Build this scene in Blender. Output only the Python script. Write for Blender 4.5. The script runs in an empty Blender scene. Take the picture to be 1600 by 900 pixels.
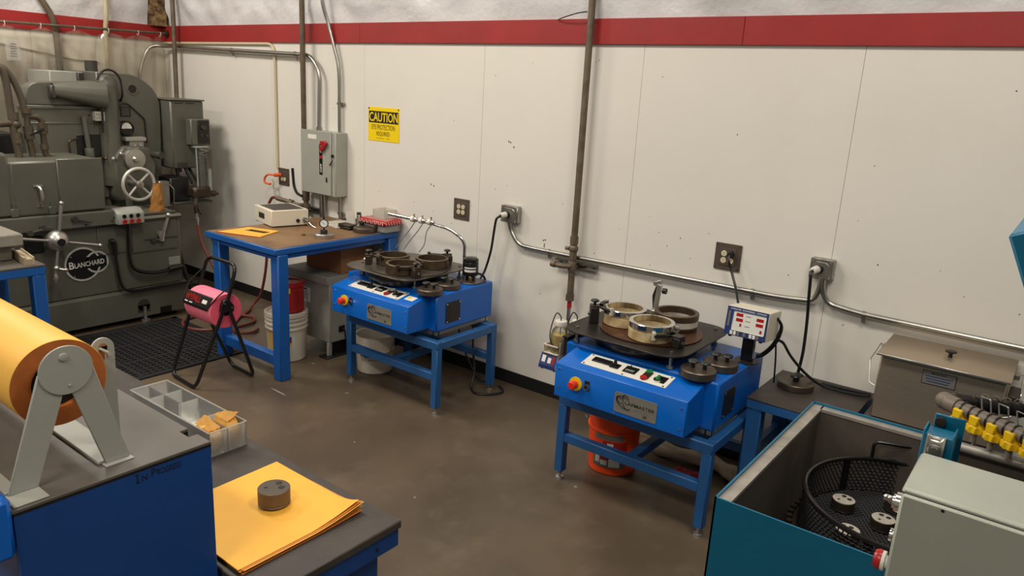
import bpy, bmesh, math, random
from mathutils import Vector, Matrix, noise

random.seed(7)
SC = bpy.context.scene
COL = SC.collection
PI = math.pi

# ------------------------------------------------------------------ camera
cam_d = bpy.data.cameras.new('camera')
cam = bpy.data.objects.new('camera', cam_d)
COL.objects.link(cam)
YAW, PITCH, ROLL = 0.64299, 0.25524, 0.05562
fw = Vector((-math.sin(YAW)*math.cos(PITCH), math.cos(YAW)*math.cos(PITCH), -math.sin(PITCH)))
rt0 = Vector((math.cos(YAW), math.sin(YAW), 0))
up0 = rt0.cross(fw)
rt = rt0*math.cos(ROLL) + up0*math.sin(ROLL)
up = -rt0*math.sin(ROLL) + up0*math.cos(ROLL)
M = Matrix.Identity(4)
for i in range(3):
    M[i][0], M[i][1], M[i][2] = rt[i], up[i], -fw[i]
M.translation = Vector((1.82242, -4.09321, 2.05038))
cam.matrix_world = M
cam_d.sensor_width = 36
cam_d.lens = 36*1159.687/1600
cam_d.clip_start = 0.05
SC.camera = cam

# ------------------------------------------------------------------ world, exposure
w = bpy.data.worlds.new('hall_ambient')
SC.world = w
w.use_nodes = True
w.node_tree.nodes['Background'].inputs[0].default_value = (1.0, 0.93, 0.84, 1)
w.node_tree.nodes['Background'].inputs[1].default_value = 0.22
SC.view_settings.view_transform = 'Standard'
SC.view_settings.look = 'None'
SC.view_settings.gamma = 1
SC.view_settings.use_curve_mapping = False
SC.view_settings.exposure = 0.0

# ceiling lamps of the hall: (x, y, watts)
LAMPS = [(-4.3, -2.3, 86), (-1.4, -2.0, 66), (1.7, -2.0, 58), (-3.4, -5.0, 76), (0.8, -5.2, 72)]
LAMP_Z = 4.05
for x, y, wt in LAMPS:
    ld = bpy.data.lights.new('ceiling_tube_lamp', 'AREA')
    ld.shape = 'RECTANGLE'; ld.size = 1.2; ld.size_y = 0.5
    ld.energy = wt
    ld.color = (1.0, 0.94, 0.85)
    lo = bpy.data.objects.new('ceiling_tube_lamp', ld)
    lo.location = (x, y, LAMP_Z)
    COL.objects.link(lo)

# ------------------------------------------------------------------ materials
def lin(c):
    return tuple((v/12.92 if v <= .04045 else ((v+.055)/1.055)**2.4) for v in (k/255 for k in c))

MATS = {}
def mat(name, rgb, rough=.5, metal=0., var=0., vscale=6., bump=0., bscale=40., alt=None, coat=0., spec=.5,
        dirt=0., dscale=2.5, dirtc=(90, 75, 60), stretch=None):
    m = bpy.data.materials.new(name); m.use_nodes = True
    nt = m.node_tree; b = nt.nodes['Principled BSDF']
    c = lin(rgb)
    b.inputs['Base Color'].default_value = (*c, 1)
    b.inputs['Roughness'].default_value = rough
    b.inputs['Metallic'].default_value = metal
    b.inputs['Specular IOR Level'].default_value = spec
    if coat: b.inputs['Coat Weight'].default_value = coat; b.inputs['Coat Roughness'].default_value = .15
    tc = nt.nodes.new('ShaderNodeTexCoord')
    src = tc.outputs['Object']
    if stretch:
        mp = nt.nodes.new('ShaderNodeMapping'); mp.inputs['Scale'].default_value = stretch
        nt.links.new(src, mp.inputs['Vector']); src = mp.outputs['Vector']
    col = None
    if var or alt:
        n = nt.nodes.new('ShaderNodeTexNoise'); n.inputs['Scale'].default_value = vscale
        n.inputs['Detail'].default_value = 6
        nt.links.new(src, n.inputs['Vector'])
        r = nt.nodes.new('ShaderNodeValToRGB')
        r.color_ramp.elements[0].position = .35; r.color_ramp.elements[1].position = .68
        a = lin(alt) if alt else tuple(v*(1-var) for v in c)
        r.color_ramp.elements[0].color = (*a, 1)
        r.color_ramp.elements[1].color = (*[min(1, v*(1+var*.5)) for v in c], 1)
        nt.links.new(n.outputs[0], r.inputs[0]); col = r.outputs[0]
    if dirt:
        n2 = nt.nodes.new('ShaderNodeTexNoise'); n2.inputs['Scale'].default_value = dscale
        n2.inputs['Detail'].default_value = 8; n2.inputs['Roughness'].default_value = .65
        nt.links.new(src, n2.inputs['Vector'])
        r2 = nt.nodes.new('ShaderNodeValToRGB')
        r2.color_ramp.elements[0].position = .52; r2.color_ramp.elements[1].position = .78
        r2.color_ramp.elements[0].color = (0, 0, 0, 1); r2.color_ramp.elements[1].color = (dirt,)*3 + (1,)
        nt.links.new(n2.outputs[0], r2.inputs[0])
        mx = nt.nodes.new('ShaderNodeMix'); mx.data_type = 'RGBA'
        nt.links.new(r2.outputs[0], mx.inputs[0])
        if col: nt.links.new(col, mx.inputs[6])
        else: mx.inputs[6].default_value = (*c, 1)
        mx.inputs[7].default_value = (*lin(dirtc), 1)
        col = mx.outputs[2]
    if col: nt.links.new(col, b.inputs['Base Color'])
    if bump:
        n3 = nt.nodes.new('ShaderNodeTexNoise'); n3.inputs['Scale'].default_value = bscale
        n3.inputs['Detail'].default_value = 5
        nt.links.new(src, n3.inputs['Vector'])
        bp = nt.nodes.new('ShaderNodeBump'); bp.inputs['Strength'].default_value = bump
        bp.inputs['Distance'].default_value = .01
        nt.links.new(n3.outputs[0], bp.inputs['Height']); nt.links.new(bp.outputs[0], b.inputs['Normal'])
    MATS[name] = m
    return m

def clear(name, rgb, opacity, rough=.1, gloss=.25, translucent=0.):
    """thin see-through plastic or glass: transparency mixed with a coloured body and a clear gloss"""
    m = bpy.data.materials.new(name); m.use_nodes = True
    nt = m.node_tree; nt.nodes.clear()
    out = nt.nodes.new('ShaderNodeOutputMaterial')
    tr = nt.nodes.new('ShaderNodeBsdfTransparent'); tr.inputs[0].default_value = (*[.5+.5*v for v in lin(rgb)], 1)
    df = nt.nodes.new('ShaderNodeBsdfDiffuse'); df.inputs[0].default_value = (*lin(rgb), 1)
    body = df.outputs[0]
    if translucent:
        tl = nt.nodes.new('ShaderNodeBsdfTranslucent'); tl.inputs[0].default_value = (*lin(rgb), 1)
        mm = nt.nodes.new('ShaderNodeMixShader'); mm.inputs[0].default_value = translucent
        nt.links.new(df.outputs[0], mm.inputs[1]); nt.links.new(tl.outputs[0], mm.inputs[2]); body = mm.outputs[0]
    mx = nt.nodes.new('ShaderNodeMixShader'); mx.inputs[0].default_value = opacity
    nt.links.new(tr.outputs[0], mx.inputs[1]); nt.links.new(body, mx.inputs[2])
    gl = nt.nodes.new('ShaderNodeBsdfGlossy'); gl.inputs['Roughness'].default_value = rough
    fr = nt.nodes.new('ShaderNodeLayerWeight'); fr.inputs[0].default_value = gloss
    m2 = nt.nodes.new('ShaderNodeMixShader')
    nt.links.new(fr.outputs['Fresnel'], m2.inputs[0])
    nt.links.new(mx.outputs[0], m2.inputs[1]); nt.links.new(gl.outputs[0], m2.inputs[2])
    nt.links.new(m2.outputs[0], out.inputs[0])
    MATS[name] = m
    return m

def glow(name, rgb, strength):
    m = mat(name, rgb, .4)
    b = m.node_tree.nodes['Principled BSDF']
    b.inputs['Emission Color'].default_value = (*lin(rgb), 1); b.inputs['Emission Strength'].default_value = strength
    return m

mat('wall_paint', (228, 223, 212), .55, var=.035, vscale=.8, bump=.05, bscale=9, dirt=.10, dscale=1.3, dirtc=(176, 158, 130))
mat('wall_gap', (160, 150, 134), .9)
mat('red_paint', (158, 34, 32), .5, var=.12, vscale=2.5, bump=.05, bscale=30, dirt=.35, dscale=3, dirtc=(120, 34, 34))
mat('insulation_film', (222, 219, 218), .26, var=.06, vscale=3, bump=.5, bscale=26, spec=.6)
mat('fibre', (150, 120, 80), .95, alt=(60, 42, 24), vscale=22, bump=1, bscale=60)
mat('floor_concrete', (104, 89, 71), .38, alt=(80, 68, 54), vscale=1.4, bump=.06, bscale=25, dirt=.55, dscale=3.2, dirtc=(122, 107, 88), spec=.45)
mat('ceiling_white', (205, 200, 192), .9)
mat('black_rubber', (17, 17, 17), .6, var=.2, bump=.05)
mat('mat_rubber', (20, 19, 18), .7, var=.3, vscale=20)
mat('blue_paint', (34, 92, 150), .42, var=.10, vscale=5, dirt=.35, dscale=6, dirtc=(44, 74, 112), bump=.03, bscale=60)
mat('bench_blue', (22, 88, 162), .4, var=.08, vscale=4, dirt=.2, dscale=7, dirtc=(60, 84, 120))
mat('lapper_blue', (0, 98, 192), .32, var=.04, vscale=6, bump=.02, bscale=150)
mat('cabinet_blue', (14, 66, 132), .38, var=.08, vscale=5, bump=.02, bscale=90, dirt=.15, dscale=5, dirtc=(26, 50, 100))
mat('teal_paint', (0, 100, 132), .35, var=.06, vscale=6)
mat('teal_edge', (120, 200, 205), .3)
mat('machine_green', (91, 90, 79), .42, var=.13, vscale=3, dirt=.35, dscale=4, dirtc=(62, 60, 50), bump=.05, bscale=30)
mat('machine_dark', (56, 53, 47), .5, var=.2, vscale=5)
mat('grey_paint', (146, 147, 138), .42, var=.06, vscale=5, dirt=.15, dscale=5, dirtc=(105, 102, 92))
mat('panel_grey', (160, 160, 150), .42, var=.04, vscale=8, bump=.02, bscale=120)
mat('box_grey', (160, 163, 150), .38, var=.03, vscale=8, bump=.03, bscale=200)
mat('chiller_grey', (160, 158, 148), .45, var=.1, vscale=3, dirt=.4, dscale=4, dirtc=(105, 98, 86))
mat('steel', (192, 188, 180), .34, .9, var=.1, vscale=10)
mat('chrome', (222, 220, 216), .16, 1.)
mat('alu_rim', (196, 192, 182), .5, .25)
mat('ground_steel', (214, 206, 192), .42, .5, var=.1, vscale=60)
mat('paint_mark', (150, 138, 120), .7)
mat('zinc', (170, 168, 160), .35, 1., var=.15, vscale=20)
mat('dark_pipe', (116, 102, 84), .55, .4, var=.3, vscale=12)
mat('conduit', (178, 176, 168), .3, 1., var=.1, vscale=15)
mat('painted_pipe', (206, 192, 160), .5, var=.06)
mat('stainless', (176, 160, 140), .42, .75, var=.06, vscale=4, bump=.04, bscale=60, stretch=(1, 1, 12))
mat('tank_liner', (118, 108, 98), .5, .55, var=.25, vscale=5, dirt=.4, dscale=6, dirtc=(70, 58, 48))
mat('tank_lip', (168, 162, 152), .45, .35, var=.2, vscale=14, dirt=.4, dscale=10, dirtc=(110, 98, 84))
mat('disc_brown', (112, 94, 76), .5, .35, var=.12, vscale=30)
mat('ring_steel', (126, 108, 88), .33, 1., var=.15, vscale=8)
mat('ring_rust', (106, 90, 72), .42, .8, var=.25, vscale=18)
mat('ring_cream', (214, 196, 150), .6, alt=(168, 142, 98), vscale=16, dirt=.5, dscale=14, dirtc=(120, 90, 60))
mat('ring_white', (196, 190, 178), .5, alt=(150, 140, 126), vscale=14)
mat('lap_copper', (104, 66, 48), .35, .7, var=.25, vscale=6)
mat('black_plate', (44, 39, 35), .38, .35, var=.3, vscale=5)
mat('grey_plate', (110, 102, 92), .38, .7, var=.2, vscale=6)
mat('weight_iron', (104, 92, 80), .42, .75, var=.2, vscale=12)
mat('weight_rust', (110, 90, 68), .4, .8, var=.2, vscale=12)
mat('black_plastic', (20, 19, 19), .4)
mat('black_metal', (22, 21, 21), .28, .2, coat=.3)
mat('dark_brown_metal', (70, 58, 48), .45, .6, var=.25, vscale=9)
mat('white_plastic', (226, 222, 210), .4)
mat('cream_case', (222, 214, 194), .45, var=.03)
mat('brown_hardboard', (140, 108, 74), .5, alt=(104, 78, 52), vscale=3.5, dirt=.3, dscale=6, dirtc=(90, 68, 46))
mat('dark_table', (62, 55, 50), .5, var=.25, vscale=6, dirt=.3, dscale=9, dirtc=(92, 84, 76))
mat('grey_table', (92, 86, 78), .5, var=.12, vscale=5, dirt=.25, dscale=9, dirtc=(70, 64, 58))
mat('stone', (124, 116, 102), .6, var=.12, vscale=18)
mat('granite', (140, 134, 122), .45, var=.1, vscale=30)
mat('wood_stick', (168, 152, 124), .6, var=.15, stretch=(1, 8, 1))
mat('paper_orange', (242, 184, 74), .55, var=.05, vscale=5)
mat('paper_dark', (206, 120, 40), .6)
mat('paper_end', (176, 96, 36), .65, var=.15, vscale=30)
mat('card_brown', (150, 102, 62), .7, var=.08, vscale=5)
mat('envelope_yellow', (240, 178, 60), .5, var=.05)
mat('kraft_bag', (160, 108, 46), .65, var=.2, vscale=14, bump=.4, bscale=30)
mat('pouch_yellow', (232, 180, 84), .55, var=.1, vscale=12)
mat('pink_paper', (250, 128, 150), .7, var=.04)
mat('pink_end', (232, 88, 112), .75, var=.08, vscale=30)
mat('red_paint_glossy', (170, 36, 32), .3)
mat('red_button', (226, 50, 24), .35)
mat('red_plastic', (178, 34, 30), .4, var=.1)
mat('green_button', (30, 120, 60), .35)
mat('yellow', (240, 200, 20), .4)
mat('sign_yellow', (246, 212, 10), .35)
mat('ink', (16, 14, 14), .6)
mat('ink_grey', (110, 106, 100), .6)
mat('label_white', (228, 226, 216), .5)
mat('label_blue', (30, 64, 140), .5)
mat('label_navy', (38, 56, 110), .4)
mat('plaque', (172, 168, 156), .32, .6)
mat('orange_bucket', (250, 78, 20), .45, var=.08)
mat('bucket_white', (226, 216, 196), .45, var=.06, vscale=5, dirt=.3, dscale=8, dirtc=(150, 130, 100))
mat('bucket_inside', (150, 140, 126), .6, var=.2, vscale=12)
mat('hose_red', (112, 48, 38), .5)
mat('hose_tan', (82, 72, 58), .5, var=.2)
mat('orange_cord', (226, 96, 40), .45)
mat('blue_tube', (40, 70, 130), .35)
mat('brass', (140, 116, 78), .4, .9, var=.3, vscale=18)
mat('valve_bronze', (88, 77, 61), .5, .4, var=.3, vscale=18)
mat('nozzle_yellow', (244, 200, 24), .35)
mat('pvc_grey', (124, 112, 100), .45, var=.12, vscale=8)
mat('outlet_brown', (84, 72, 62), .45)
mat('outlet_ivory', (226, 214, 176), .4)
mat('rag_pink', (190, 70, 82), .85, var=.15, vscale=12)
mat('hose_canvas', (198, 182, 154), .85, var=.15, vscale=14)
mat('red_fluid', (70, 14, 14), .25)
mat('dirty_white', (196, 190, 176), .5, var=.15, vscale=9)
glow('red_led', (150, 6, 12), .25)
clear('clear_film', (226, 218, 198), .10, .07, .34)
clear('clear_plastic', (252, 252, 248), .34, .2, .3, .6)
mat('milky_plastic', (226, 226, 220), .35)
clear('frosted_plastic', (246, 244, 236), .66, .3, .25, .6)
clear('clear_glass', (236, 240, 236), .10, .05, .3)
mat('yellow_fluid', (232, 192, 0), .12)
clear('gauge_tube', (120, 120, 112), .5, .08, .3)

# ------------------------------------------------------------------ mesh helpers
DRAFT = []        # drafting frame of a group drawn at another size
class MB:
    def __init__(s): s.bm = bmesh.new()
    def _add(s, b2, mtx=None):
        if mtx is not None: bmesh.ops.transform(b2, matrix=mtx, verts=b2.verts)
        me = bpy.data.meshes.new('tmp'); b2.to_mesh(me); b2.free()
        s.bm.from_mesh(me); bpy.data.meshes.remove(me)
        return s
    def box(s, x0, x1, y0, y1, z0, z1, bev=0., mtx=None, seg=1):
        b = bmesh.new(); bmesh.ops.create_cube(b, size=1)
        sx, sy, sz = x1-x0, y1-y0, z1-z0
        for v in b.verts: v.co = Vector(((v.co.x+.5)*sx+x0, (v.co.y+.5)*sy+y0, (v.co.z+.5)*sz+z0))
        if bev: bmesh.ops.bevel(b, geom=b.edges[:], offset=bev, segments=seg, affect='EDGES', profile=.5)
        return s._add(b, mtx)
    def cbox(s, c, sx, sy, sz, bev=0., rot=None):
        m = Matrix.Translation(Vector(c)) @ (rot.to_4x4() if rot is not None else Matrix.Identity(4))
        return s.box(-sx/2, sx/2, -sy/2, sy/2, -sz/2, sz/2, bev, m)
    def cyl(s, p0, p1, r, r2=None, seg=20, bev=0.):
        p0, p1 = Vector(p0), Vector(p1); d = p1-p0
        b = bmesh.new()
        bmesh.ops.create_cone(b, cap_ends=True, segments=seg, radius1=r, radius2=r if r2 is None else r2, depth=d.length)
        if bev:
            es = [e for e in b.edges if abs(e.verts[0].co.z-e.verts[1].co.z) < 1e-6]
            bmesh.ops.bevel(b, geom=es, offset=bev, segments=2, affect='EDGES', profile=.5)
        q = Vector((0, 0, 1)).rotation_difference(d.normalized()).to_matrix().to_4x4()
        return s._add(b, Matrix.Translation((p0+p1)/2) @ q)
    def lathe(s, prof, c=(0, 0, 0), axis=(0, 0, 1), seg=32, closed=False):
        """prof: (radius, height) list, revolved round axis from c"""
        b = bmesh.new(); rows = []
        for r, z in prof:
            if r < 1e-6: rows.append([b.verts.new((0, 0, z))])
            else: rows.append([b.verts.new((r*math.cos(2*PI*k/seg), r*math.sin(2*PI*k/seg), z)) for k in range(seg)])
        pr = list(zip(rows, rows[1:])) + ([(rows[-1], rows[0])] if closed else [])
        for A, B in pr:
            for k in range(seg):
                k2 = (k+1) % seg
                f = [A[k % len(A)], A[k2 % len(A)], B[k2 % len(B)], B[k % len(B)]]
                f2 = []
                for v in f:
                    if v not in f2: f2.append(v)
                if len(f2) > 2: b.faces.new(f2)
        bmesh.ops.recalc_face_normals(b, faces=b.faces)
        q = Vector((0, 0, 1)).rotation_difference(Vector(axis).normalized()).to_matrix().to_4x4()
        return s._add(b, Matrix.Translation(Vector(c)) @ q)
    def sphere(s, c, r, sc=(1, 1, 1), u=16, v=10):
        b = bmesh.new(); bmesh.ops.create_uvsphere(b, u_segments=u, v_segments=v, radius=r)
        return s._add(b, Matrix.Translation(Vector(c)) @ Matrix.Diagonal((*sc, 1)))
    def tube(s, pts, r, seg=8, fil=0., n=5, smooth=0, closed=False):
        P = [Vector(p) for p in pts]
        if smooth:           # catmull-rom
            Q = []
            L = len(P)
            for i in range(L if closed else L-1):
                if closed: p0, p1, p2, p3 = P[i-1], P[i], P[(i+1) % L], P[(i+2) % L]
                else: p0, p1, p2, p3 = P[max(i-1, 0)], P[i], P[i+1], P[min(i+2, L-1)]
                for k in range(smooth):
                    t = k/smooth
                    Q.append(.5*((2*p1)+(p2-p0)*t+(2*p0-5*p1+4*p2-p3)*t*t+(3*p1-p0-3*p2+p3)*t**3))
            if not closed: Q.append(P[-1])
            P = Q
        elif fil:
            Q = [P[0]]
            for a, b_, c in zip(P, P[1:], P[2:]):
                d1, d2 = (a-b_), (c-b_)
                f = min(fil, d1.length*.48, d2.length*.48)
                s0, s1 = b_+d1.normalized()*f, b_+d2.normalized()*f
                for k in range(n+1):
                    t = k/n; Q.append(s0*(1-t)**2 + b_*2*t*(1-t) + s1*t*t)
            Q.append(P[-1]); P = Q
        b = bmesh.new(); rings = []
        tan = []
        L = len(P)
        for i in range(L):
            if closed: t = P[(i+1) % L]-P[i-1]
            else: t = P[min(i+1, L-1)]-P[max(i-1, 0)]
            tan.append(t.normalized() if t.length > 1e-9 else Vector((0, 0, 1)))
        nrm = tan[0].orthogonal().normalized()
        for i in range(L):
            if i: nrm = tan[i-1].rotation_difference(tan[i]) @ nrm
            bi = tan[i].cross(nrm)
            rr = r if not callable(r) else r(i/(L-1))
            rings.append([b.verts.new(P[i]+(nrm*math.cos(2*PI*k/seg)+bi*math.sin(2*PI*k/seg))*rr) for k in range(seg)])
        prs = list(zip(rings, rings[1:])) + ([(rings[-1], rings[0])] if closed else [])
        for A, B in prs:
            for k in range(seg): b.faces.new((A[k], A[(k+1) % seg], B[(k+1) % seg], B[k]))
        if not closed:
            b.faces.new(rings[0][::-1]); b.faces.new(rings[-1])
        bmesh.ops.recalc_face_normals(b, faces=b.faces)
        return s._add(b)
    def prism(s, poly, axis, a0, a1, bev=0., mtx=None):
        """poly in the two other axes (cyclic order kept x->y->z), extruded along axis from a0 to a1"""
        def mk(p, a):
            if axis == 'x': return (a, p[0], p[1])
            if axis == 'y': return (p[0], a, p[1])
            return (p[0], p[1], a)
        b = bmesh.new()
        A = [b.verts.new(mk(p, a0)) for p in poly]; B = [b.verts.new(mk(p, a1)) for p in poly]
        b.faces.new(A); b.faces.new(B[::-1])
        for i in range(len(poly)):
            j = (i+1) % len(poly); b.faces.new((A[i], B[i], B[j], A[j]))
        bmesh.ops.recalc_face_normals(b, faces=b.faces)
        if bev: bmesh.ops.bevel(b, geom=b.edges[:], offset=bev, segments=1, affect='EDGES')
        return s._add(b, mtx)
    def grid(s, nu, nv, fn, thick=0.):
        b = bmesh.new()
        V = [[b.verts.new(fn(i/nu, j/nv)) for j in range(nv+1)] for i in range(nu+1)]
        for i in range(nu):
            for j in range(nv): b.faces.new((V[i][j], V[i+1][j], V[i+1][j+1], V[i][j+1]))
        if thick: bmesh.ops.solidify(b, geom=b.faces[:], thickness=thick)
        return s._add(b)
    def quad(s, a, b_, c, d):
        b = bmesh.new(); b.faces.new([b.verts.new(p) for p in (a, b_, c, d)])
        return s._add(b)
    def build(s, name, m, parent=None, smooth=40, root=None):
        me = bpy.data.meshes.new(name); s.bm.to_mesh(me); s.bm.free()
        if DRAFT: me.transform(DRAFT[0])
        o = bpy.data.objects.new(name, me); COL.objects.link(o)
        me.materials.append(MATS[m] if isinstance(m, str) else m)
        if smooth:
            me.polygons.foreach_set('use_smooth', [True]*len(me.polygons))
            me.set_sharp_from_angle(angle=math.radians(smooth))
        if parent is not None:
            L = parent.location.copy(); pp = parent.parent
            while pp is not None: L += pp.location; pp = pp.parent
            me.transform(Matrix.Translation(-L))
            o.parent = parent
        return o

# builds every separate piece of a mesh as an object of its own
def _parts(s, name, m, parent=None, smooth=40):
    bm = s.bm; bm.verts.index_update(); bm.verts.ensure_lookup_table(); seen = set(); isl = []
    for v in bm.verts:
        if v.index in seen: continue
        st = [v]; seen.add(v.index); g_ = []
        while st:
            q = st.pop(); g_.append(q)
            for e in q.link_edges:
                o2 = e.other_vert(q)
                if o2.index not in seen: seen.add(o2.index); st.append(o2)
        isl.append(g_)
    def bb(g_): return [min(v.co[i] for v in g_)-.0008 for i in range(3)]+[max(v.co[i] for v in g_)+.0008 for i in range(3)]
    cl = []
    for g_ in isl:
        b = bb(g_); hit = [c for c in cl if all(b[i] <= c[1][i+3] and c[1][i] <= b[i+3] for i in range(3))]
        for c in hit: cl.remove(c); g_ = g_+c[0]
        cl.append((g_, bb(g_)))
    out = []
    for g_, b in cl:
        n_ = MB(); mp = {v: n_.bm.verts.new(v.co) for v in g_}
        for f in {f for v in g_ for f in v.link_faces}: n_.bm.faces.new([mp[v] for v in f.verts])
        out.append(n_.build(name, m, parent, smooth))
    bm.free()
    return out
MB.parts = _parts

def B(*a, **k): return MB().box(*a, **k)

def text_mesh(string, width, height, bold=0., depth=.0006):
    """lettering as flat geometry; lower-left at the origin, in the XY plane"""
    cu = bpy.data.curves.new('lettering', 'FONT'); cu.body = string; cu.size = 1; cu.extrude = 0; cu.offset = bold
    cu.resolution_u = 3
    ob = bpy.data.objects.new('lettering', cu); COL.objects.link(ob)
    dg = bpy.context.evaluated_depsgraph_get(); dg.update()
    me = bpy.data.meshes.new_from_object(ob.evaluated_get(dg))
    bpy.data.objects.remove(ob); bpy.data.curves.remove(cu)
    b = bmesh.new(); b.from_mesh(me); bpy.data.meshes.remove(me)
    xs = [v.co.x for v in b.verts]; ys = [v.co.y for v in b.verts]
    if not xs: return b
    sx = width/(max(xs)-min(xs)); sy = height/(max(ys)-min(ys))
    x0, y0 = min(xs), min(ys)
    for v in b.verts: v.co = Vector(((v.co.x-x0)*sx, (v.co.y-y0)*sy, 0))
    return b

def letter(mb, string, org, right, upv, width, height, bold=0.):
    b = text_mesh(string, width, height, bold)
    r = Vector(right).normalized(); u = Vector(upv).normalized(); n = r.cross(u)
    m = Matrix.Identity(4)
    for i in range(3): m[i][0], m[i][1], m[i][2] = r[i], u[i], n[i]
    m.translation = Vector(org)
    return mb._add(b, m)

def tag(o, label, cat, group=None, kind=None):
    if label: o['label'] = label
    if cat: o['category'] = cat
    if group: o['group'] = group
    if kind: o['kind'] = kind
    return o

def thing(name, loc, label, cat, group=None):
    o = bpy.data.objects.new(name, None); COL.objects.link(o)
    o.location = DRAFT[0] @ Vector(loc) if DRAFT else loc; o.empty_display_size = .1
    return tag(o, label, cat, group)

def struct(o):
    o['kind'] = 'structure'; return o

def copy_thing(o, offset, label=None, rotz=0.):
    r = o.copy(); COL.objects.link(r); r.location = Vector(o.location)+Vector(offset); r.rotation_euler.z = rotz
    if label: r['label'] = label
    for ch in list(o.children):
        c = ch.copy(); COL.objects.link(c); c.parent = r
        for g in list(ch.children):
            d = g.copy(); COL.objects.link(d); d.parent = c
    return r

# ================================================================== THE HALL
XL, XR, YF = -5.824, 3.6, -7.5
fl_ = struct(B(XL-.1, XR, YF, .1, -.08, 0).build('floor', 'floor_concrete', smooth=0))
mk_ = MB()
for x, y, l_, w_, a_ in ((-2.24, -1.26, .19, .014, -.05), (-2.51, -.76, .03, .02, .3), (-1.3, -1.4, .012, .012, 0), (-.04, -.93, .02, .016, .5), (-1.9, -.95, .03, .01, .8), (-.6, -1.6, .014, .012, 0), (-1.0, -1.9, .05, .008, 1.2)):
    mk_.prism([(-l_/2, 0), (-l_*.2, -w_/2), (l_*.3, -w_*.35), (l_/2, 0), (l_*.2, w_/2), (-l_*.3, w_*.4)], 'z', 0, .0006, 0, Matrix.Translation((x, y, 0)) @ Matrix.Rotation(a_, 4, 'Z'))
o_ = mk_.build('paint_mark', 'paint_mark', fl_, smooth=0); o_['kind'] = 'stuff'
ce = struct(B(XL-.1, XR, YF, .1, 4.2, 4.25).build('ceiling', 'ceiling_white', smooth=0))
for x, y, wt in LAMPS:
    f = MB().prism([(y-.30, 4.2), (y-.34, 4.10), (y-.28, 4.09), (y-.26, 4.10), (y+.26, 4.10), (y+.28, 4.09), (y+.34, 4.10), (y+.30, 4.2)], 'x', x-.65, x+.65)
    f.build('lamp_housing', 'white_plastic', ce)

wb = struct(B(XL, XR, .006, .1, 0, 4.2).build('wall_back', 'wall_gap', smooth=0))
wl = struct(B(XL-.1, XL-.006, YF, .1, 0, 4.2).build('wall_left', 'wall_gap', smooth=0))
X0 = -2.80567
g = .0009
for k in range(-3, 6):
    a = max(X0+1.2192*k, XL); b = min(X0+1.2192*(k+1), XR)
    if b-a > .05: B(a+g, b-g, 0, .008, 0, 2.44, .0008).build('wall_panel', 'wall_paint', wb, smooth=0)
for k in range(6):
    a = -1.2192*(k+1); b = -1.2192*k
    B(XL-.008, XL, a+g, b-g, 0, 2.44, .0008).build('wall_panel', 'wall_paint', wl, smooth=0)

# old nail holes and scuffs left in the paint
nm = MB()
for k in range(70):
    x = random.uniform(-3.4, 2.2); z = random.choice([random.uniform(.3, 2.3), random.uniform(.95, 1.35)])
    nm.cyl((x, .001, z), (x, -.0006, z), random.uniform(.002, .0042), seg=6)
for x, z in ((-1.34, 1.735), (-1.325, 1.73), (-1.295, 1.70), (-2.06, 1.36), (-2.03, 1.352), (-.985, 1.106), (-1.0, 1.1), (-.99, 1.075), (-.99, 1.06)):
    nm.cyl((x, .001, z), (x, -.0008, z), .006, seg=7)
o = nm.build('nail_hole', 'outlet_brown', wb, smooth=0); o['kind'] = 'stuff'

t1 = struct(B(XL, XR, -.001, .006, 2.40, 2.51).build('trim_1', 'wall_gap', smooth=0))
xs = [XL, -2.842, .226, XR]
for a, b in zip(xs, xs[1:]): B(a+.0012, b-.0012, -.021, -.001, 2.3723, 2.5198, .0015).build('board', 'red_paint', t1, smooth=0)
t2 = struct(B(XL-.006, XL+.001, -6, -.021, 2.40, 2.51).build('trim_2', 'wall_gap', smooth=0))
ys = [-6, -2.7, -.021]
for a, b in zip(ys, ys[1:]): B(XL+.001, XL+.021, a+.0012, b-.0012, 2.3723, 2.5198, .0015).build('board', 'red_paint', t2, smooth=0)
struct(B(XL, XR, -.008, 0, 0, .0947, .002).build('baseboard_back', 'black_rubber', smooth=0))
struct(B(XL, XL+.008, -6, -.008, 0, .0947, .002).build('baseboard_left', 'black_rubber', smooth=0))

# crinkled white insulation film above the red boards
def crinkle(p, s=1.):
    a = abs(noise.noise(Vector((p[0]*1.7, p[1]*2.2, 3.1*s)))) + +.9*abs(noise.noise(Vector((p[0]*4.1+p[1]*1.5, p[1]*3.4, 7.7*s)))) + .3*abs(noise.noise(Vector((p[0]*9, p[1]*8+p[0]*3, 1.7*s))))
    return .058*a
mb = MB(); mb.grid(200, 26, lambda u, v: (-5.66+u*9.2, -.004-crinkle((-5.66+u*9.2, v*1.0))*min(1, .12+6*v), 2.515+v*.95))
mb.build('insulation_sheet', 'insulation_film', wb, smooth=60)
B(-5.66, XR, -.022, .004, 3.45, 4.2).build('upper_panel', 'insulation_film', wb)
mb = MB(); mb.grid(120, 26, lambda u, v: (XL+.004+crinkle((u*5.2, v), 2.)*min(1, .12+6*v), -.16-u*5.2, 2.515+v*.95))
mb.build('insulation_sheet', 'insulation_film', wl, smooth=60)
B(XL-.004, XL+.022, -5.4, -.16, 3.45, 4.2).build('upper_panel', 'insulation_film', wl)
mb = MB(); mb.grid(14, 30, lambda u, v: (XL+.03+u*.10, -.15+u*.13-.03*math.sin(u*PI)-.02*noise.noise(Vector((u*5, v*9, 0))), 2.515+v*.95))
mb.build('bare_fibre', 'fibre', wb)

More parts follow.
